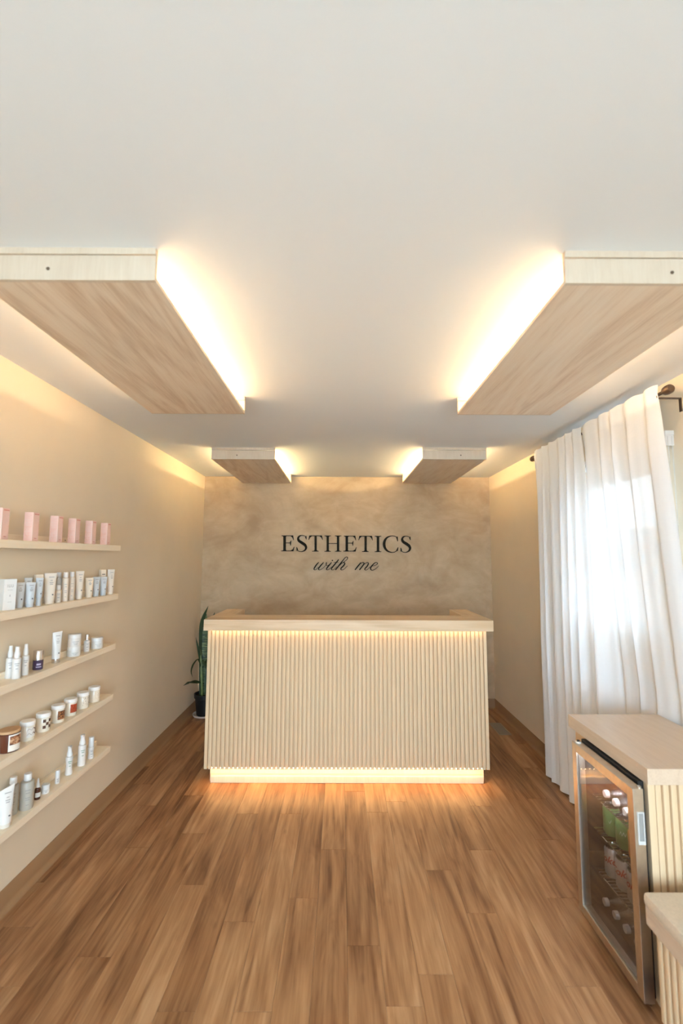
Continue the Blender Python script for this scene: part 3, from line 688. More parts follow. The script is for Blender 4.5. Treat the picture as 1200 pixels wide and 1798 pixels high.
def pump_bottle(x, y, z, r, h, label, group, face=CAMF, pump='spray', mat=None, waist=0.03, bodyf=0.64):
    root = empty('pump_bottle', (x, y, z), face); tag(root, label, 'bottle', group); hb = h*bodyf; m = mat or WHITE
    MB().lathe([(r*0.95, 0), (r, 0.004), (r*(1-waist), hb*0.45), (r*0.98, hb*0.9), (r*0.9, hb-0.003), (r*0.6, hb), (r*0.55, hb+0.006)], seg=22).build('bottle_body', m, root, True)
    if pump == 'spray':
        MB().lathe([(r*0.70, hb+0.005), (r*0.68, hb+0.022), (r*0.56, hb+0.027), (r*0.50, h-0.016), (r*0.46, h-0.002), (r*0.40, h)], seg=18).build('spray_head', CAPW, root, True)
    else:
        MB().lathe([(r*0.8, hb+0.004), (r*0.76, hb+0.016), (r*0.62, hb+0.020), (r*0.52, h-0.014), (r*0.56, h-0.010), (r*0.56, h)], seg=18).build('pump_collar', CAPW, root, True)
        MB().tube([(0, 0, h-0.004), (r*0.7, 0, h-0.003), (r*1.1, 0, h-0.006)], [0.0045, 0.004, 0.003], 8).build('nozzle', CAPW, root, True)
    b = MB()
    for t, q in ((0.75, 0.5), (0.66, 0.35), (0.5, 0.25)): arc_patch(b, r+0.0004, -q, q, hb*t-0.0015, hb*t+0.0015)
    b.build('print', GREENP if pump != 'spray' else PRINT, root)
    return root

# top ledge: pink cartons with lined faces
PINK = pattern('pink_card', [(0.83, 0.54, 0.47), (0.84, 0.58, 0.52), (0.83, 0.55, 0.49)], 20); PINK2 = plain('pink_edge', (0.84, 0.64, 0.58), 0.5); ROSE = plain('rose_print', (0.66, 0.25, 0.20), 0.5)
PKL = ['pink carton cut off by the left edge of the picture', 'second pink carton from the left on the top ledge', 'third pink carton from the left on the top ledge', 'fourth pink carton from the left on the top ledge', 'fifth pink carton from the left on the top ledge', 'pink carton nearest the desk end of the top ledge']
for i, ye in enumerate((1.883, 2.074, 2.258, 2.410, 2.571, 2.737)):
    wx, wy, h = 0.040, 0.042, 0.132
    root = empty('pink_carton', (-1.405-wx/2, ye+wy/2, SHZ[0])); tag(root, PKL[i], 'box', 'pink cartons on the top ledge')
    MB().box(-wx/2, wx/2, -wy/2, wy/2, 0, h, 0, 0.0012).build('box_body', PINK, root)
    MB().box(wx/2-0.002, wx/2+0.0004, -wy/2-0.0004, -wy/2+0.0035, 0.002, h-0.001).build('edge_stripe', PINK2, root)
    b = MB()
    for q in range(9):
        zz = h*(0.93-0.10*q); b.add([(-wx*0.40, -wy/2-0.0006, zz), (wx*0.32, -wy/2-0.0006, zz), (wx*0.32, -wy/2-0.0006, zz+0.0012), (-wx*0.40, -wy/2-0.0006, zz+0.0012)], [(0, 1, 2, 3)])
    b.build('print', PINK2, root)
    print_lines(root, [(0.002, h*0.935, wy*0.38, 0.0022, wx/2+0.0006), (0.0, h*0.1, wy*0.2, 0.0015, wx/2+0.0006)], ROSE)

z2 = SHZ[1]; G2 = 'skincare on the second ledge'
GREYB = plain('pale_grey_card', (0.74, 0.73, 0.71), 0.5); CREAMB = plain('cream_card', (0.84, 0.72, 0.57), 0.5); GREYT = plain('grey_plastic', (0.60, 0.60, 0.58), 0.4)
c = carton(-1.447, 2.005, z2, 0.045, 0.048, 0.132, GREYB, 'pale grey carton with faint capitals at the left edge of the picture', G2, face=-0.55, lines=False)
b = MB()    # the faint capitals of the carton
for u, zz, hw, hh in ((-0.011, 0.104, 0.0008, 0.006), (-0.006, 0.104, 0.0008, 0.006), (-0.001, 0.104, 0.0008, 0.006), (-0.0035, 0.0985, 0.003, 0.0007), (0.004, 0.104, 0.0008, 0.006), (0.010, 0.104, 0.0008, 0.006), (0.007, 0.0985, 0.003, 0.0007), (0, 0.086, 0.010, 0.0006), (0, 0.062, 0.0014, 0.0045), (0, 0.035, 0.008, 0.0006)):
    b.add([(0.0232, u-hw, zz-hh), (0.0232, u+hw, zz-hh), (0.0232, u+hw, zz+hh), (0.0232, u-hw, zz+hh)], [(0, 1, 2, 3)])
b.build('print', PRINT, c)
squeeze_tube(-1.450, 2.083, z2, 0.0175, 0.113, BLUEW, 'pale blue tube standing next to the pale grey carton', G2)
squeeze_tube(-1.463, 2.156, z2, 0.0135, 0.130, GREYT, 'greyish tube half hidden behind two pale blue tubes', G2)
squeeze_tube(-1.427, 2.122, z2, 0.0165, 0.111, BLUEW, 'pale blue tube in front of the greyish hidden tube', G2)
carton(-1.462, 2.226, z2, 0.024, 0.032, 0.143, CREAMB, 'cream carton behind the slim pale blue tube', G2, face=-0.6)
squeeze_tube(-1.424, 2.178, z2, 0.0135, 0.129, BLUEW, 'slim pale blue tube in front of the cream carton', G2, caph=0.036, capr=0.8)
squeeze_tube(-1.428, 2.264, z2, 0.0225, 0.148, CREAM, 'widest cream tube on the second ledge', G2, caph=0.016)
round_bottle(-1.464, 2.389, z2, 0.0150, 0.148, GREYT, CAPW, 'clear greyish bottle with white cap behind the short bottle', G2, caph=0.024)
round_bottle(-1.428, 2.332, z2, 0.0150, 0.088, CREAM, CAPW, 'short cream bottle standing in front of a taller one', G2, caph=0.024)
round_bottle(-1.427, 2.388, z2, 0.0155, 0.149, CREAM, CAPW, 'tall cream bottle right after the short cream bottle', G2, caph=0.025)
round_bottle(-1.430, 2.448, z2, 0.0150, 0.149, CREAM, CAPW, 'tall cream bottle touching the cream flat-topped tube', G2, caph=0.025)
squeeze_tube(-1.430, 2.520, z2, 0.0185, 0.150, CREAM, 'tall cream flat-topped tube before the gap in the row', G2)
squeeze_tube(-1.428, 2.615, z2, 0.0180, 0.109, CREAMB, 'short yellowish cream tube after the gap in the row', G2)
squeeze_tube(-1.430, 2.693, z2, 0.0165, 0.111, BLUEW, 'pale blue tube between the short cream tube and its twin', G2)
squeeze_tube(-1.420, 2.755, z2, 0.0170, 0.109, BLUEW, 'pale blue tube in front of the cream carton at the ledge end', G2)
carton(-1.458, 2.812, z2, 0.026, 0.030, 0.150, CREAMB, 'cream carton behind a pale blue tube at the ledge end', G2, face=-0.6)
squeeze_tube(-1.418, 2.838, z2, 0.0175, 0.151, CREAM, 'tall cream tube last on the second ledge', G2)

z3 = SHZ[2]; G3 = 'skincare on the middle ledge'
pump_bottle(-1.462, 2.072, z3, 0.0155, 0.139, 'white spray bottle at the back left of the trio', G3)
pump_bottle(-1.428, 2.066, z3, 0.0175, 0.137, 'white spray bottle foremost of the trio', G3)
pump_bottle(-1.430, 2.125, z3, 0.0150, 0.137, 'white spray bottle nearest the purple bottle', G3)
PUR = plain('purple_gloss', (0.060, 0.036, 0.085), 0.12, coat=0.6)
pb = round_bottle(-1.440, 2.230, z3, 0.0220, 0.089, PUR, SILVER, 'dark purple bottle with a broad silver cap', G3, caph=0.044, capr=1.0, neck=0.0, lines=False, shoulder=0.001)
b = MB(); arc_patch(b, 0.0226, -0.5, 0.5, 0.012, 0.016); arc_patch(b, 0.0226, -0.4, 0.4, 0.022, 0.030); b.build('print', plain('lilac_print', (0.42, 0.36, 0.52), 0.4), pb)
squeeze_tube(-1.438, 2.365, z3, 0.0185, 0.152, WHITE, 'white tube with slanted crimp and silver cap', G3, capmat=SILVER, caph=0.020, slant=0.12, capr=1.0)
jar(-1.441, 2.525, z3, 0.0320, 0.050, WHITE, CAPW, 'lower white jar of the stack of two', G3, lidh=0.018)
jar(-1.441, 2.525, z3+0.050, 0.0320, 0.066, WHITE, CAPW, 'upper white jar of the stack of two', G3, lidh=0.020)
round_bottle(-1.436, 2.640, z3, 0.0155, 0.095, WHITE, SILVER, 'small white bottle with slim silver cap', G3, caph=0.030, capr=0.68)
jar(-1.428, 2.735, z3, 0.0320, 0.062, WHITE, CAPW, 'single low white jar at the end of the middle ledge', G3, lidh=0.019)

# candles
z4 = SHZ[3]; G4 = 'candles on the fourth ledge'
CMILK = plain('cream_glass', (0.80, 0.72, 0.60), 0.15, coat=0.4); AMBER = plain('amber_glass', (0.10, 0.022, 0.010), 0.08, coat=0.8); LIDW = plain('lid_white', (0.86, 0.83, 0.80), 0.35)
BROWN = plain('brown_ink', (0.11, 0.045, 0.028), 0.5)
ca = jar(-1.440, 2.070, z4, 0.0425, 0.088, AMBER, wood('lid_wood', [(0.50, 0.28, 0.13), (0.62, 0.38, 0.20)], axis=1), 'amber glass candle with a wooden lid', G4, lidh=0.010, name='candle_jar', face=-0.55, lines=False, cat='candle')
b = MB(); arc_patch(b, 0.0428, -0.45, 0.80, 0.006, 0.074); b.build('label', plain('paper_label', (0.80, 0.74, 0.66), 0.6), ca)
b = MB(); arc_patch(b, 0.0433, -0.34, 0.80, 0.032, 0.068); b.build('label_picture', pattern('nut_print', [(0.10, 0.035, 0.015), (0.32, 0.12, 0.05), (0.62, 0.36, 0.20), (0.10, 0.035, 0.015)], 70), ca)
cands = [(-1.4400, 2.186, 'cream candle jar with wavy brown ripples printed on it', 'wave'), (-1.4385, 2.296, 'cream candle jar with a brown checkerboard print', 'check'),
         (-1.441, 2.415, 'cream candle jar with a dark brown coffee-bean picture', 'bean'), (-1.439, 2.520, 'cream candle jar with a solid red picture', 'red'),
         (-1.436, 2.632, 'cream candle jar with scattered small dark flecks', 'fleck'), (-1.434, 2.745, 'cream candle jar with orange and tan flecks', 'orange')]
for x, y, lab, kind in cands:
    r, h = 0.0315, 0.084
    c = jar(x, y, z4, r, h, CMILK, LIDW, lab, G4, lidh=0.018, name='candle_jar', face=-0.42, lines=False, cat='candle')
    R_ = r*0.985+0.0006; a0, a1, b0, b1 = -0.62, 0.62, 0.016, 0.058
    if kind == 'check':
        b = MB(); bz = (b1-b0)/3; bc = (a1-a0)/3
        for i in range(3):
            for j in range(3):
                if (i+j) % 2 == 0: arc_patch(b, R_, a0+bc*i, a0+bc*(i+1), b0+bz*j, b0+bz*(j+1), 3)
        b.build('checker_print', BROWN, c)
    elif kind == 'wave':
        b = MB(); arc_patch(b, R_, a0, a1, b0, b1, 8); b.build('picture', plain('white_ink', (0.80, 0.76, 0.72), 0.5), c)
        b = MB()
        for zc in (0.024, 0.044):
            for i in range(12):
                A0 = a0+(a1-a0)*i/12; A1 = a0+(a1-a0)*(i+1)/12
                w0, w1 = (abs(math.sin(i*0.55+q))*0.009 for q in (0, 0.55))
                th = 0.0012+0.006*max(0, (i-6)/6)
                vs_ = [((R_+.0004)*math.cos(A), (R_+.0004)*math.sin(A), zc+zz) for A, zz in ((A0, w0), (A1, w1), (A1, w1+th), (A0, w0+th))]
                b.add(vs_, [(0, 1, 2, 3)])
        b.build('ripple_print', BROWN, c)
    elif kind in ('bean', 'red'):
        b = MB(); arc_patch(b, R_, a0, a1, b0, b1, 10)
        b.build('picture', pattern('bean_print', [(0.05, 0.015, 0.010), (0.15, 0.045, 0.02), (0.42, 0.17, 0.06), (0.04, 0.012, 0.010)], 110) if kind == 'bean' else pattern('red_print', [(0.30, 0.03, 0.015), (0.42, 0.055, 0.02), (0.50, 0.09, 0.03), (0.22, 0.02, 0.015)], 120), c)
    else:
        b = MB(); rnd = random.Random(5 if kind == 'fleck' else 11)
        for q in range(26):
            A, Z_ = rnd.uniform(a0, a1), rnd.uniform(b0, b1); tl = rnd.uniform(-0.003, 0.003)
            vs_ = [(R_*math.cos(A+da), R_*math.sin(A+da), Z_+dz) for da, dz in ((0, 0), (0.05, tl*0.3), (0.05+tl*8, 0.004+tl*0.3), (tl*8, 0.004))]
            b.add(vs_, [(0, 1, 2, 3)], 0 if (kind == 'fleck' or q % 3 == 0) else 1)
        b.build('fleck_print', [plain('fleck_dark', (0.16, 0.07, 0.04), 0.5) if kind == 'fleck' else plain('fleck_orange', (0.55, 0.22, 0.12), 0.5), plain('fleck_tan', (0.55, 0.40, 0.22), 0.5)], c)

z5 = SHZ[4]; G5 = 'skincare on the lowest ledge'
FROST = plain('frosted_bottle', (0.56, 0.52, 0.45), 0.35, trans=0.25)
squeeze_tube(-1.425, 2.058, z5, 0.0235, 0.156, WHITE, 'big white tube with slanted top at the left edge of the picture', G5, face=-0.75, slant=0.35, capmat=plain('clear_cap', (0.72, 0.66, 0.58), 0.2), caph=0.016, capr=0.95)
round_bottle(-1.4625, 2.150, z5, 0.0225, 0.158, FROST, CAPW, 'frosted grey bottle half behind its twin', G5, caph=0.028, capr=0.62, name='frosted_bottle')
round_bottle(-1.430, 2.198, z5, 0.0275, 0.152, FROST, CAPW, 'frosted grey bottle in front, next to the dropper bottle', G5, caph=0.028, capr=0.58, name='frosted_bottle')
dr = round_bottle(-1.432, 2.278, z5, 0.0130, 0.062, plain('amber_bottle', (0.075, 0.018, 0.010), 0.15, coat=0.5), WHITE, 'tiny amber dropper bottle with a white label', G5, caph=0.008, capr=0.72, lines=False, name='dropper_bottle')
MB().lathe([(0.0075, 0.062), (0.007, 0.070), (0.005, 0.074), (0.0042, 0.088), (0.002, 0.093)], seg=14).build('dropper_bulb', WHITE, dr, True)
b = MB(); arc_patch(b, 0.0134, -0.9, 0.9, 0.012, 0.032); b.build('label', WHITE, dr)
jar(-1.430, 2.335, z5, 0.0180, 0.040, WHITE, CAPW, 'very small white jar beside the dropper bottle', G5, lidh=0.012)
round_bottle(-1.430, 2.428, z5, 0.0108, 0.064, WHITE, CAPW, 'small white stick-shaped bottle standing alone', G5, caph=0.030, capr=0.98, neck=0.0)
pump_bottle(-1.431, 2.526, z5, 0.0185, 0.142, 'white waisted pump bottle with green lettering', G5, pump='pump', waist=0.22)
pump_bottle(-1.424, 2.632, z5, 0.0205, 0.160, 'tallest white pump bottle on the lowest ledge', G5, pump='pump', waist=0.08, bodyf=0.68)
round_bottle(-1.420, 2.718, z5, 0.0165, 0.116, WHITE, CAPW, 'slim white waisted bottle last on the lowest ledge', G5, caph=0.050, capr=0.86, waist=0.18)

# ================================================================== CURTAINS, ROD, BLIND
ROD = (1.520, 2.347)
def curtain(y0, y1, label, seed, nf):
    rnd = random.Random(seed); nu, nv = 150, 48; ztop, zbot = 2.392, 0.012
    root_loc = Vector((ROD[0], (y0+y1)/2, zbot)); ph = [rnd.uniform(0, 6.28) for _ in range(4)]
    vs_ = []; fs = []
    drift = [rnd.uniform(-1, 1) for _ in range(nf+2)]
    for j in range(nv+1):
        v = (j/nv)**1.25 if j else 0; z = ztop+(zbot-ztop)*v
        z_top_wob = 0
        for i in range(nu+1):
            u = i/nu; s = u*nf
            k_ = int(min(s, nf-1e-6)); fr = s-k_
            # pleats: sharp-ish folds, loosening towards the floor
            a_ = 2*math.pi*s+ph[0]+0.9*math.sin(2*math.pi*u*1.7+ph[1]); wv = math.sin(a_+0.55*math.sin(a_))
            wv2 = math.sin(4.3*math.pi*s+ph[2])
            amp = 0.007+0.026*min(1, v*1.7); flat = 1-math.exp(-abs(z-ROD[1])/0.10)
            y = y0+(y1-y0)*u+0.014*v*(drift[k_]*(1-fr)+drift[k_+1]*fr)+0.010*flat*math.sin(2*math.pi*s+ph[3])
            base = ROD[0]-0.010
            x = base+flat*(amp*wv+0.005*wv2*min(1, v*2))+(1-flat)*(-0.006+0.004*wv)
            # the part behind the counter hangs against the wall
            q = max(0, min(1, (2.80-y)/0.22)); q = q*q*(3-2*q)*max(0, min(1, (2.15-z)/1.25))
            x = x*(1-q)+(1.583+0.20*(x-base))*q
            zz = z+0.004*math.sin(2*math.pi*s+ph[1])*(1-v)*(j == 0)
            vs_.append(Vector((x, y, zz))-root_loc)
    for j in range(nv):
        for i in range(nu):
            a = j*(nu+1)+i; fs.append((a, a+1, a+nu+2, a+nu+1))
    o = empty('curtain', root_loc); tag(o, label, 'curtain', 'sheer white curtains')
    cl = MB().add(vs_, fs).build('cloth', SHEER, o, True)
    sh = cl.modifiers.new('thickness', 'SOLIDIFY'); sh.thickness = 0.0006; cl.modifiers.remove(sh)
    # hem and rod pocket: a second layer of cloth
    for nm, ja, jb in (('rod_pocket', 0, 5), ('hem', nv-2, nv)):
        sub = [Vector(vs_[j*(nu+1)+i])+Vector((-0.0012, 0, 0)) for j in range(ja, jb+1) for i in range(nu+1)]
        f2 = [(j*(nu+1)+i, j*(nu+1)+i+1, (j+1)*(nu+1)+i+1, (j+1)*(nu+1)+i) for j in range(jb-ja) for i in range(nu)]
        MB().add(sub, f2).build(nm, SHEER, o, True)
    return o
curtain(2.800, 3.490, 'sheer white curtain panel hanging farther from the viewer', 3, 6)
curtain(2.105, 2.785, 'sheer white curtain panel hanging over the side counter', 8, 5)
rr = empty('curtain_rod', (ROD[0], 2.80, ROD[1])); tag(rr, 'bronze curtain rod with round finials above the window', 'curtain rod')
MB().tube([(0, -0.72, 0), (0, 0.72, 0)], 0.008, 12).build('rod', BRONZE, rr, True)
fin = MB().lathe([(0.010, 0), (0.013, 0.004), (0.013, 0.010), (0.020, 0.016), (0.0225, 0.030), (0.0215, 0.048), (0.016, 0.056), (0.0, 0.058)], seg=20, axis='y').mesh('finial', BRONZE, True)
f1 = link('finial', fin, rr, (0, 0.715, 0)); f2 = link('finial', fin, rr, (0, -0.715, 0)); f2.rotation_euler = (0, 0, math.pi)
for yy in (-0.690, 0.690):
    b = MB(); b.box(-0.010, XR-ROD[0]-0.0005, yy-0.008, yy+0.008, -0.022, -0.0185); b.box(XR-ROD[0]-0.004, XR-ROD[0]-0.0005, yy-0.008, yy+0.008, -0.085, -0.022)
    b.tube([(-0.010, yy, -0.020), (-0.012, yy, -0.008)], 0.003, 6)
    b.build('bracket', BRONZE, rr)
rb = empty('roller_blind', (1.582, 2.72, 2.135)); tag(rb, 'white rolled-up blind with bead chain behind the sheer curtains', 'blind')
MB().box(-0.006, 0.038, -0.555, 0.50, 0.030, 0.052, 0, 0.003).build('headrail', WHITE, rb)
MB().lathe([(0.018, -0.535), (0.018, 0.480)], seg=16, axis='y').build('roll', plain('blind_fabric', (0.84, 0.82, 0.79), 0.8), rb, True)
for yy in (-0.550, 0.487): MB().box(-0.004, 0.038, yy, yy+0.008, -0.022, 0.030).build('end_bracket', WHITE, rb)
bead = MB().lathe([(0.0, -0.0028), (0.0022, -0.0015), (0.0028, 0.0), (0.0022, 0.0015), (0, 0.0028)], seg=8)
ch = MB()
for i in range(70):
    for dx in (0.004, 0.024): ch.add([(p[0]+dx, p[1]-0.557, p[2]+0.02-i*0.0075) for p in bead.v], bead.f)
ch.build('bead_chain', WHITE, rb)

# ================================================================== SIDE CABINET, COUNTER, FRIDGE
cb = empty('slatted_cabinet', (1.34, 2.02, 0)); tag(cb, 'pale wood cabinet with slatted end housing the drinks fridge', 'cabinet'); CO = cb.location
def cbx(nm, a0, a1, b0, b1, c0, c1, mat, c=0.0, par=cb, O=None):
    O = O or CO
    return MB().box(a0-O.x, a1-O.x, b0-O.y, b1-O.y, c0-O.z, c1-O.z, 0, c).build(nm, mat, par)
cbx('end_panel', 1.130, 1.555, 1.772, 1.785, 0.0, 0.744, SLATM)
cbx('corner_post', 1.127, 1.152, 1.757, 1.772, 0.0, 0.744, SLATM, 0.0015)
n = 14; xa, xb = 1.152, 1.555; p = (xb-xa)/n; wd = p-0.0065
prof = [(-wd/2, 0.014), (-wd/2, 0.004), (-wd/2*0.88, 0.0011), (-wd/2*0.62, 0), (wd/2*0.62, 0), (wd/2*0.88, 0.0011), (wd/2, 0.004), (wd/2, 0.014)]
b = MB(); k = len(prof); b.add([(x, y, z) for z in (0.0, 0.744) for x, y in prof], [tuple(range(k)), tuple(reversed(range(k, 2*k)))]+[(i, i+k, (i+1) % k+k, (i+1) % k) for i in range(k)])
me = b.mesh('slat', SLATM, True)
for i in range(n): link('slat', me, cb, (xa+p*(i+0.5)-CO.x, 1.758-CO.y, 0))
cbx('far_end_panel', 1.140, 1.555, 2.200, 2.300, 0.0, 0.744, SLATM, 0.0015)
cbx('back_panel', 1.543, 1.555, 1.785, 2.200, 0.0, 0.744, SLATM)
ct = empty('side_counter', (1.34, 2.03, 0.744)); tag(ct, 'pale maple countertop over the drinks fridge', 'countertop')
cbx('counter_slab', 1.122, 1.566, 1.746, 2.330, 0.7445, 0.801, COUNTER, 0.002, ct, ct.location)

fr = empty('drinks_fridge', (1.30, 1.98, 0)); tag(fr, 'black and steel glass-door drinks fridge under the side counter', 'fridge'); FO = fr.location
fx = lambda nm, a0, a1, b0, b1, c0, c1, mat, c=0.0, par=fr, O=None: cbx(nm, a0, a1, b0, b1, c0, c1, mat, c, par, O or FO)
FX0, FX1, FY0, FY1, FZ0, FZ1 = 1.112, 1.538, 1.790, 2.190, 0.012, 0.738
b = MB()
for a in ((FX0, FX1, FY0, FY0+0.022, FZ0, FZ1), (FX0, FX1, FY1-0.022, FY1, FZ0, FZ1), (FX0, FX1, FY0+0.022, FY1-0.022, FZ0, FZ0+0.035), (FX0, FX1, FY0+0.022, FY1-0.022, FZ1-0.045, FZ1), (FX1-0.02, FX1, FY0+0.022, FY1-0.022, FZ0+0.035, FZ1-0.045)):
    b.box(a[0]-FO.x, a[1]-FO.x, a[2]-FO.y, a[3]-FO.y, a[4], a[5])
b.build('fridge_body', BLACKM, fr)
fx('gasket', 1.101, 1.1115, 1.752, 2.178, 0.045, 0.730, BLACK)
for (fa, fb) in ((1.15, 1.80), (1.15, 2.17), (1.50, 1.80), (1.50, 2.17)): MB().lathe([(0.012, 0), (0.012, 0.012)], fa-FO.x, fb-FO.y, 0, 12).build('foot', BLACK, fr)
# cut the gasket into a ring
fr_g = [o for o in fr.children if o.name.startswith('gasket')][0]; bpy.data.objects.remove(fr_g)
b = MB(); DY0, DY1, DZ0, DZ1, DX0, DX1, fw = 1.742, 2.180, 0.024, 0.733, 1.062, 1.100, 0.036
def ring(b, x0, x1, y0, y1, z0, z1, t, O):
    for a in ((y0, y0+t, z0, z1), (y1-t, y1, z0, z1), (y0+t, y1-t, z0, z0+t), (y0+t, y1-t, z1-t, z1)): b.box(x0-O.x, x1-O.x, a[0]-O.y, a[1]-O.y, a[2]-O.z, a[3]-O.z)
ring(b, 1.1005, 1.1115, DY0+0.012, DY1-0.004, DZ0+0.008, DZ1-0.004, 0.03, FO); b.build('gasket', BLACK, fr)
door = empty('door', (DX0-FO.x, DY0-FO.y, DZ0)); door.parent = fr
DO = Vector((DX0, DY0, DZ0))
dfx = lambda nm, a0, a1, b0, b1, c0, c1, mat, c=0.0: cbx(nm, a0, a1, b0, b1, c0, c1, mat, c, door, DO)
dfx('frame_stile', DX0, DX1, DY0, DY0+fw, DZ0, DZ1, STEEL, 0.0015); dfx('frame_stile', DX0, DX1, DY1-fw, DY1, DZ0, DZ1, STEEL, 0.0015)
dfx('frame_rail', DX0, DX1, DY0+fw, DY1-fw, DZ0, DZ0+fw, STEEL, 0.0015); dfx('frame_rail', DX0, DX1, DY0+fw, DY1-fw, DZ1-fw, DZ1, STEEL, 0.0015)
dfx('glass', DX0+0.008, DX0+0.012, DY0+fw, DY1-fw, DZ0+fw, DZ1-fw, FGLASS)
b = MB(); hx0, hx1, hz0, hz1 = 1.072, 1.097, 0.545, 0.655; t = 0.004
for a in ((hx0, hx0+t, hz0, hz1), (hx1-t, hx1, hz0, hz1), (hx0+t, hx1-t, hz1-t, hz1), (hx0+t, hx1-t, hz0, hz0+0.012)): b.box(a[0]-DO.x, a[1]-DO.x, -0.004, 0.0, a[2]-DO.z, a[3]-DO.z)
b.build('handle_frame', plain('handle_white', (0.58, 0.57, 0.55), 0.4), door)
dfx('handle_recess', hx0+t, hx1-t, DY0-0.001, DY0, hz0+0.012, hz1-t, plain('handle_grey', (0.30, 0.30, 0.29), 0.4))
MB().lathe([(0.012, 0), (0.012, 0.004), (0.008, 0.005)], 1.082-DO.x, 2.160-DO.y, DZ1-DO.z, 16).build('hinge_cap', CAPW, door, True)
MB().lathe([(0.006, 0), (0.006, 0.006)], 1.082-DO.x, 2.160-DO.y, DZ1-DO.z+0.0045, 12).build('hinge_pin', BLACK, door, True)
MB().lathe([(0.007, 0), (0.007, 0.006), (0.004, 0.008)], 1.092-DO.x, 1.752-DO.y, DZ1-DO.z, 12).build('hinge_screw', CHROME, door, True)
MB().lathe([(0.008, 0), (0.010, 0.003), (0.010, 0.012)], 1.092-DO.x, 1.756-DO.y, -0.013, 12).build('bottom_hinge', CHROME, door, True)
lm = emit('fridge_lamp', (0.88, 0.90, 1.0), 90.0)
fx('lamp', 1.125, 1.140, FY0+0.06, FY1-0.06, FZ1-0.052, FZ1-0.0455, lm)
# wire racks
RACKZ = [0.514, 0.372, 0.202]
for z in RACKZ:
    b = MB(); x0, x1, y0, y1 = 1.135, 1.510, FY0+0.024, FY1-0.024
    for yy in (y0+0.003, y1-0.003): b.tube([(x0-FO.x, yy-FO.y, z-0.003), (x1-FO.x, yy-FO.y, z-0.003)], 0.0022, 6)
    for xx in (x0+0.003, (x0+x1)/2, x1-0.003): b.tube([(xx-FO.x, y0-FO.y, z-0.006), (xx-FO.x, y1-FO.y, z-0.006)], 0.0024, 6)
    for i in range(18):
        yy = y0+0.01+(y1-y0-0.02)*i/17; b.tube([(x0-FO.x, yy-FO.y, z-0.002), (x1-FO.x, yy-FO.y, z-0.002)], 0.0014, 6)
    b.build('wire_rack', CHROME, fr, True)

def drink_can(x, y, z, mat, label, group, textmesh=None, tmat=None, squig=None, face=-2.1):
    root = empty('drink_can', (x, y, z), face); tag(root, label, 'can', group); r = 0.033
    MB().lathe([(r*0.78, 0.0), (r*0.80, 0.002), (r, 0.012), (r, 0.104), (r*0.84, 0.116)], seg=28).build('can_body', mat, root, True)
    MB().lathe([(r*0.84, 0.116), (r*0.86, 0.121), (r*0.80, 0.1215), (r*0.76, 0.117), (0, 0.117)], seg=28).build('can_lid', CHROME, root, True)
    MB().box(-0.010, 0.008, -0.006, 0.006, 0.1172, 0.1185).build('pull_tab', CHROME, root)
    if textmesh:
        me = textmesh.copy(); o = link('lettering', me, root); me.materials.clear(); me.materials.append(tmat)
    if squig:
        b = MB()
        for i in range(len(squig)-1):
            (a, za), (c_, zc) = squig[i], squig[i+1]
            b.add([((r+.0005)*math.cos(A), (r+.0005)*math.sin(A), Z_) for A, Z_ in ((a, za), (c_, zc), (c_, zc+0.004), (a, za+0.004))], [(0, 1, 2, 3)])
        b.build('mark', plain('can_white_print', (0.80, 0.84, 0.78), 0.4), root)
    return root
def bent_text(txt, size, r, zc):
    cu = bpy.data.curves.new('can_text', 'FONT'); cu.body = txt; cu.size = size; cu.shear = 0.35; cu.align_x = 'CENTER'; cu.align_y = 'CENTER'; cu.offset = 0.0009; cu.resolution_u = 4
    o = bpy.data.objects.new('can_text', cu); COL.objects.link(o)
    bpy.context.view_layer.update()
    me = bpy.data.meshes.new_from_object(o.evaluated_get(bpy.context.evaluated_depsgraph_get())); bpy.data.objects.remove(o); bpy.data.curves.remove(cu)
    bm = bmesh.new(); bm.from_mesh(me); bmesh.ops.triangulate(bm, faces=bm.faces); bmesh.ops.subdivide_edges(bm, edges=bm.edges, cuts=1)
    for v in bm.verts:
        a, h = v.co.x/r, v.co.y; v.co = Vector((r*math.cos(a), r*math.sin(a), zc+h))
    bm.to_mesh(me); bm.free(); return me
GREENC = plain('green_can', (0.16, 0.36, 0.13), 0.3, metal=0.3); ORANGEC = plain('orange_can', (0.62, 0.27, 0.05), 0.3, metal=0.3); SILVERC = plain('silver_can', (0.60, 0.56, 0.54), 0.32, metal=0.6); REDP = plain('red_print', (0.45, 0.030, 0.015), 0.45)
GC = 'cans in the fridge'
drink_can(1.186, 2.108, RACKZ[1], GREENC, 'green can farther along the middle fridge rack', GC, squig=[(-0.35, 0.062), (-0.2, 0.054), (0.0, 0.070)])
drink_can(1.186, 2.016, RACKZ[1], GREENC, 'green can next to the orange can in the fridge', GC, squig=[(-0.6, 0.056), (-0.45, 0.070), (-0.3, 0.056), (-0.12, 0.070), (0.05, 0.056), (0.2, 0.070)])
drink_can(1.186, 1.930, RACKZ[1], ORANGEC, 'orange can at the handle side of the fridge', GC)
tm = bent_text('Coke', 0.040, 0.0336, 0.072)
for y, fc, lab in ((2.112, -3.05, 'silver can with red lettering deepest along the fridge row'), (2.032, -2.78, 'silver can with red lettering in the middle of its row'), (1.955, -3.05, 'silver can with red lettering nearest the fridge handle')):
    drink_can(1.186, y, RACKZ[2], SILVERC, lab, 'silver cans in the fridge', tm, REDP, face=fc)
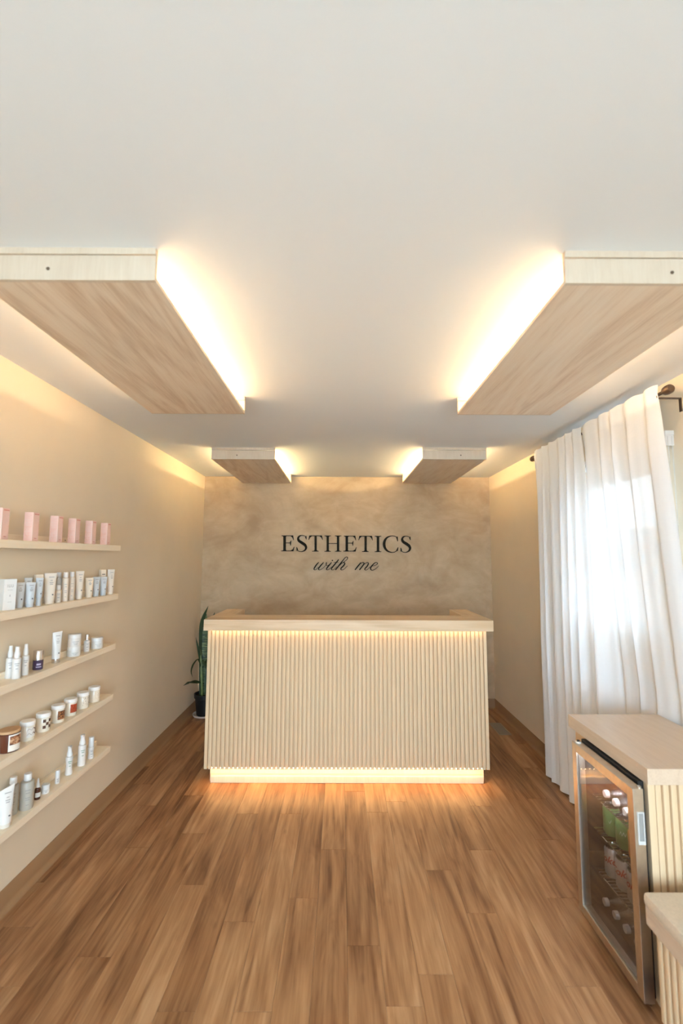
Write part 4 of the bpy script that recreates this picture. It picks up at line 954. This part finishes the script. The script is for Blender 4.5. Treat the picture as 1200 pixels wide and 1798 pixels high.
def lying_bottle(y, z, label, group, r=0.032, L_=0.20):
    root = empty('water_bottle', (1.150, y, z)); tag(root, label, 'bottle', group)
    MB().lathe([(0.012, 0.018), (0.013, 0.030), (r*0.8, 0.060), (r, 0.080), (r*0.92, 0.10), (r, 0.12), (r*0.92, 0.14), (r, 0.16), (r, L_-0.006), (r*0.85, L_)], seg=18, axis='x', cz=r+0.0005).build('bottle_body', BOTTLE, root, True)
    MB().lathe([(0.014, 0.0), (0.015, 0.003), (0.015, 0.017)], seg=16, axis='x', cz=r+0.0005).build('bottle_cap', plain('bottle_cap', (0.66, 0.62, 0.60), 0.4), root, True)
WB = 'water bottles at the fridge bottom'
for y, lab in ((2.135, 'clear bottle lying on the fridge floor, farthest from the handle'), (2.062, 'clear bottle lying on the fridge floor, second from the far side'), (1.990, 'clear bottle lying on the fridge floor, below the silver cans'), (1.918, 'clear bottle lying on the fridge floor, nearest the handle')): lying_bottle(y, 0.0475, lab, WB)
for y, lab in ((2.090, 'clear bottle lying on the top fridge rack, farthest from the handle'), (2.020, 'clear bottle lying on the top fridge rack, in the middle'), (1.950, 'clear bottle lying on the top fridge rack, nearest the handle')): lying_bottle(y, RACKZ[0], lab, 'water bottles on the top fridge rack')

# ================================================================== BENCH
be = empty('slatted_bench', (1.30, 1.33, 0)); tag(be, 'pale wood bench with slatted front at the bottom right corner', 'bench'); BO = be.location
bxx = lambda nm, a0, a1, b0, b1, c0, c1, mat, c=0.0: cbx(nm, a0, a1, b0, b1, c0, c1, mat, c, be, BO)
BX, BY1 = 1.040, 1.672
bxx('seat_board', BX, 1.590, 0.95, BY1, 0.334, 0.392, COUNTER, 0.002)
bxx('front_panel', 1.070, 1.082, 0.97, BY1-0.020, 0.06, 0.334, SLATM); bxx('end_panel', 1.082, 1.59, BY1-0.032, BY1-0.020, 0.06, 0.334, SLATM)
bxx('toe_kick', 1.100, 1.58, 0.98, BY1-0.034, 0.0, 0.06, BLACK)
prof = [(0.014, -0.0115), (0.005, -0.0115), (0.0015, -0.0095), (0, -0.005), (0, 0.005), (0.0015, 0.0095), (0.005, 0.0115), (0.014, 0.0115)]
b = MB(); k = len(prof); b.add([(x, y, z) for z in (0.06, 0.334) for x, y in prof], [tuple(range(k)), tuple(reversed(range(k, 2*k)))]+[(i, i+k, (i+1) % k+k, (i+1) % k) for i in range(k)])
me = b.mesh('slat', SLATM, True)
for i in range(22): link('slat', me, be, (1.056-BO.x, BY1-0.034-i*0.030-BO.y, 0))
cu = empty('seat_cushion', (1.31, 1.31, 0.3925)); tag(cu, 'thin cream linen cushion on the bench', 'cushion')
LIN = plain('linen', (0.72, 0.62, 0.50), 0.9, spec=0.2, noise=0.05, nscale=120, bump=0.3, bscale=500)
MB().box(BX-0.006-1.31, 1.585-1.31, 0.955-1.31, BY1+0.002-1.31, 0.0005, 0.044, 0, 0.014).build('cushion_body', LIN, cu, True)
pip = []
for (x, y) in ((BX-0.004, 0.96), (BX-0.004, BY1-0.004), (BX+0.004, BY1), (1.58, BY1)): pip.append((x-1.31, y-1.31, 0.022))
MB().tube(pip, 0.0022, 6).build('piping', LIN, cu, True)
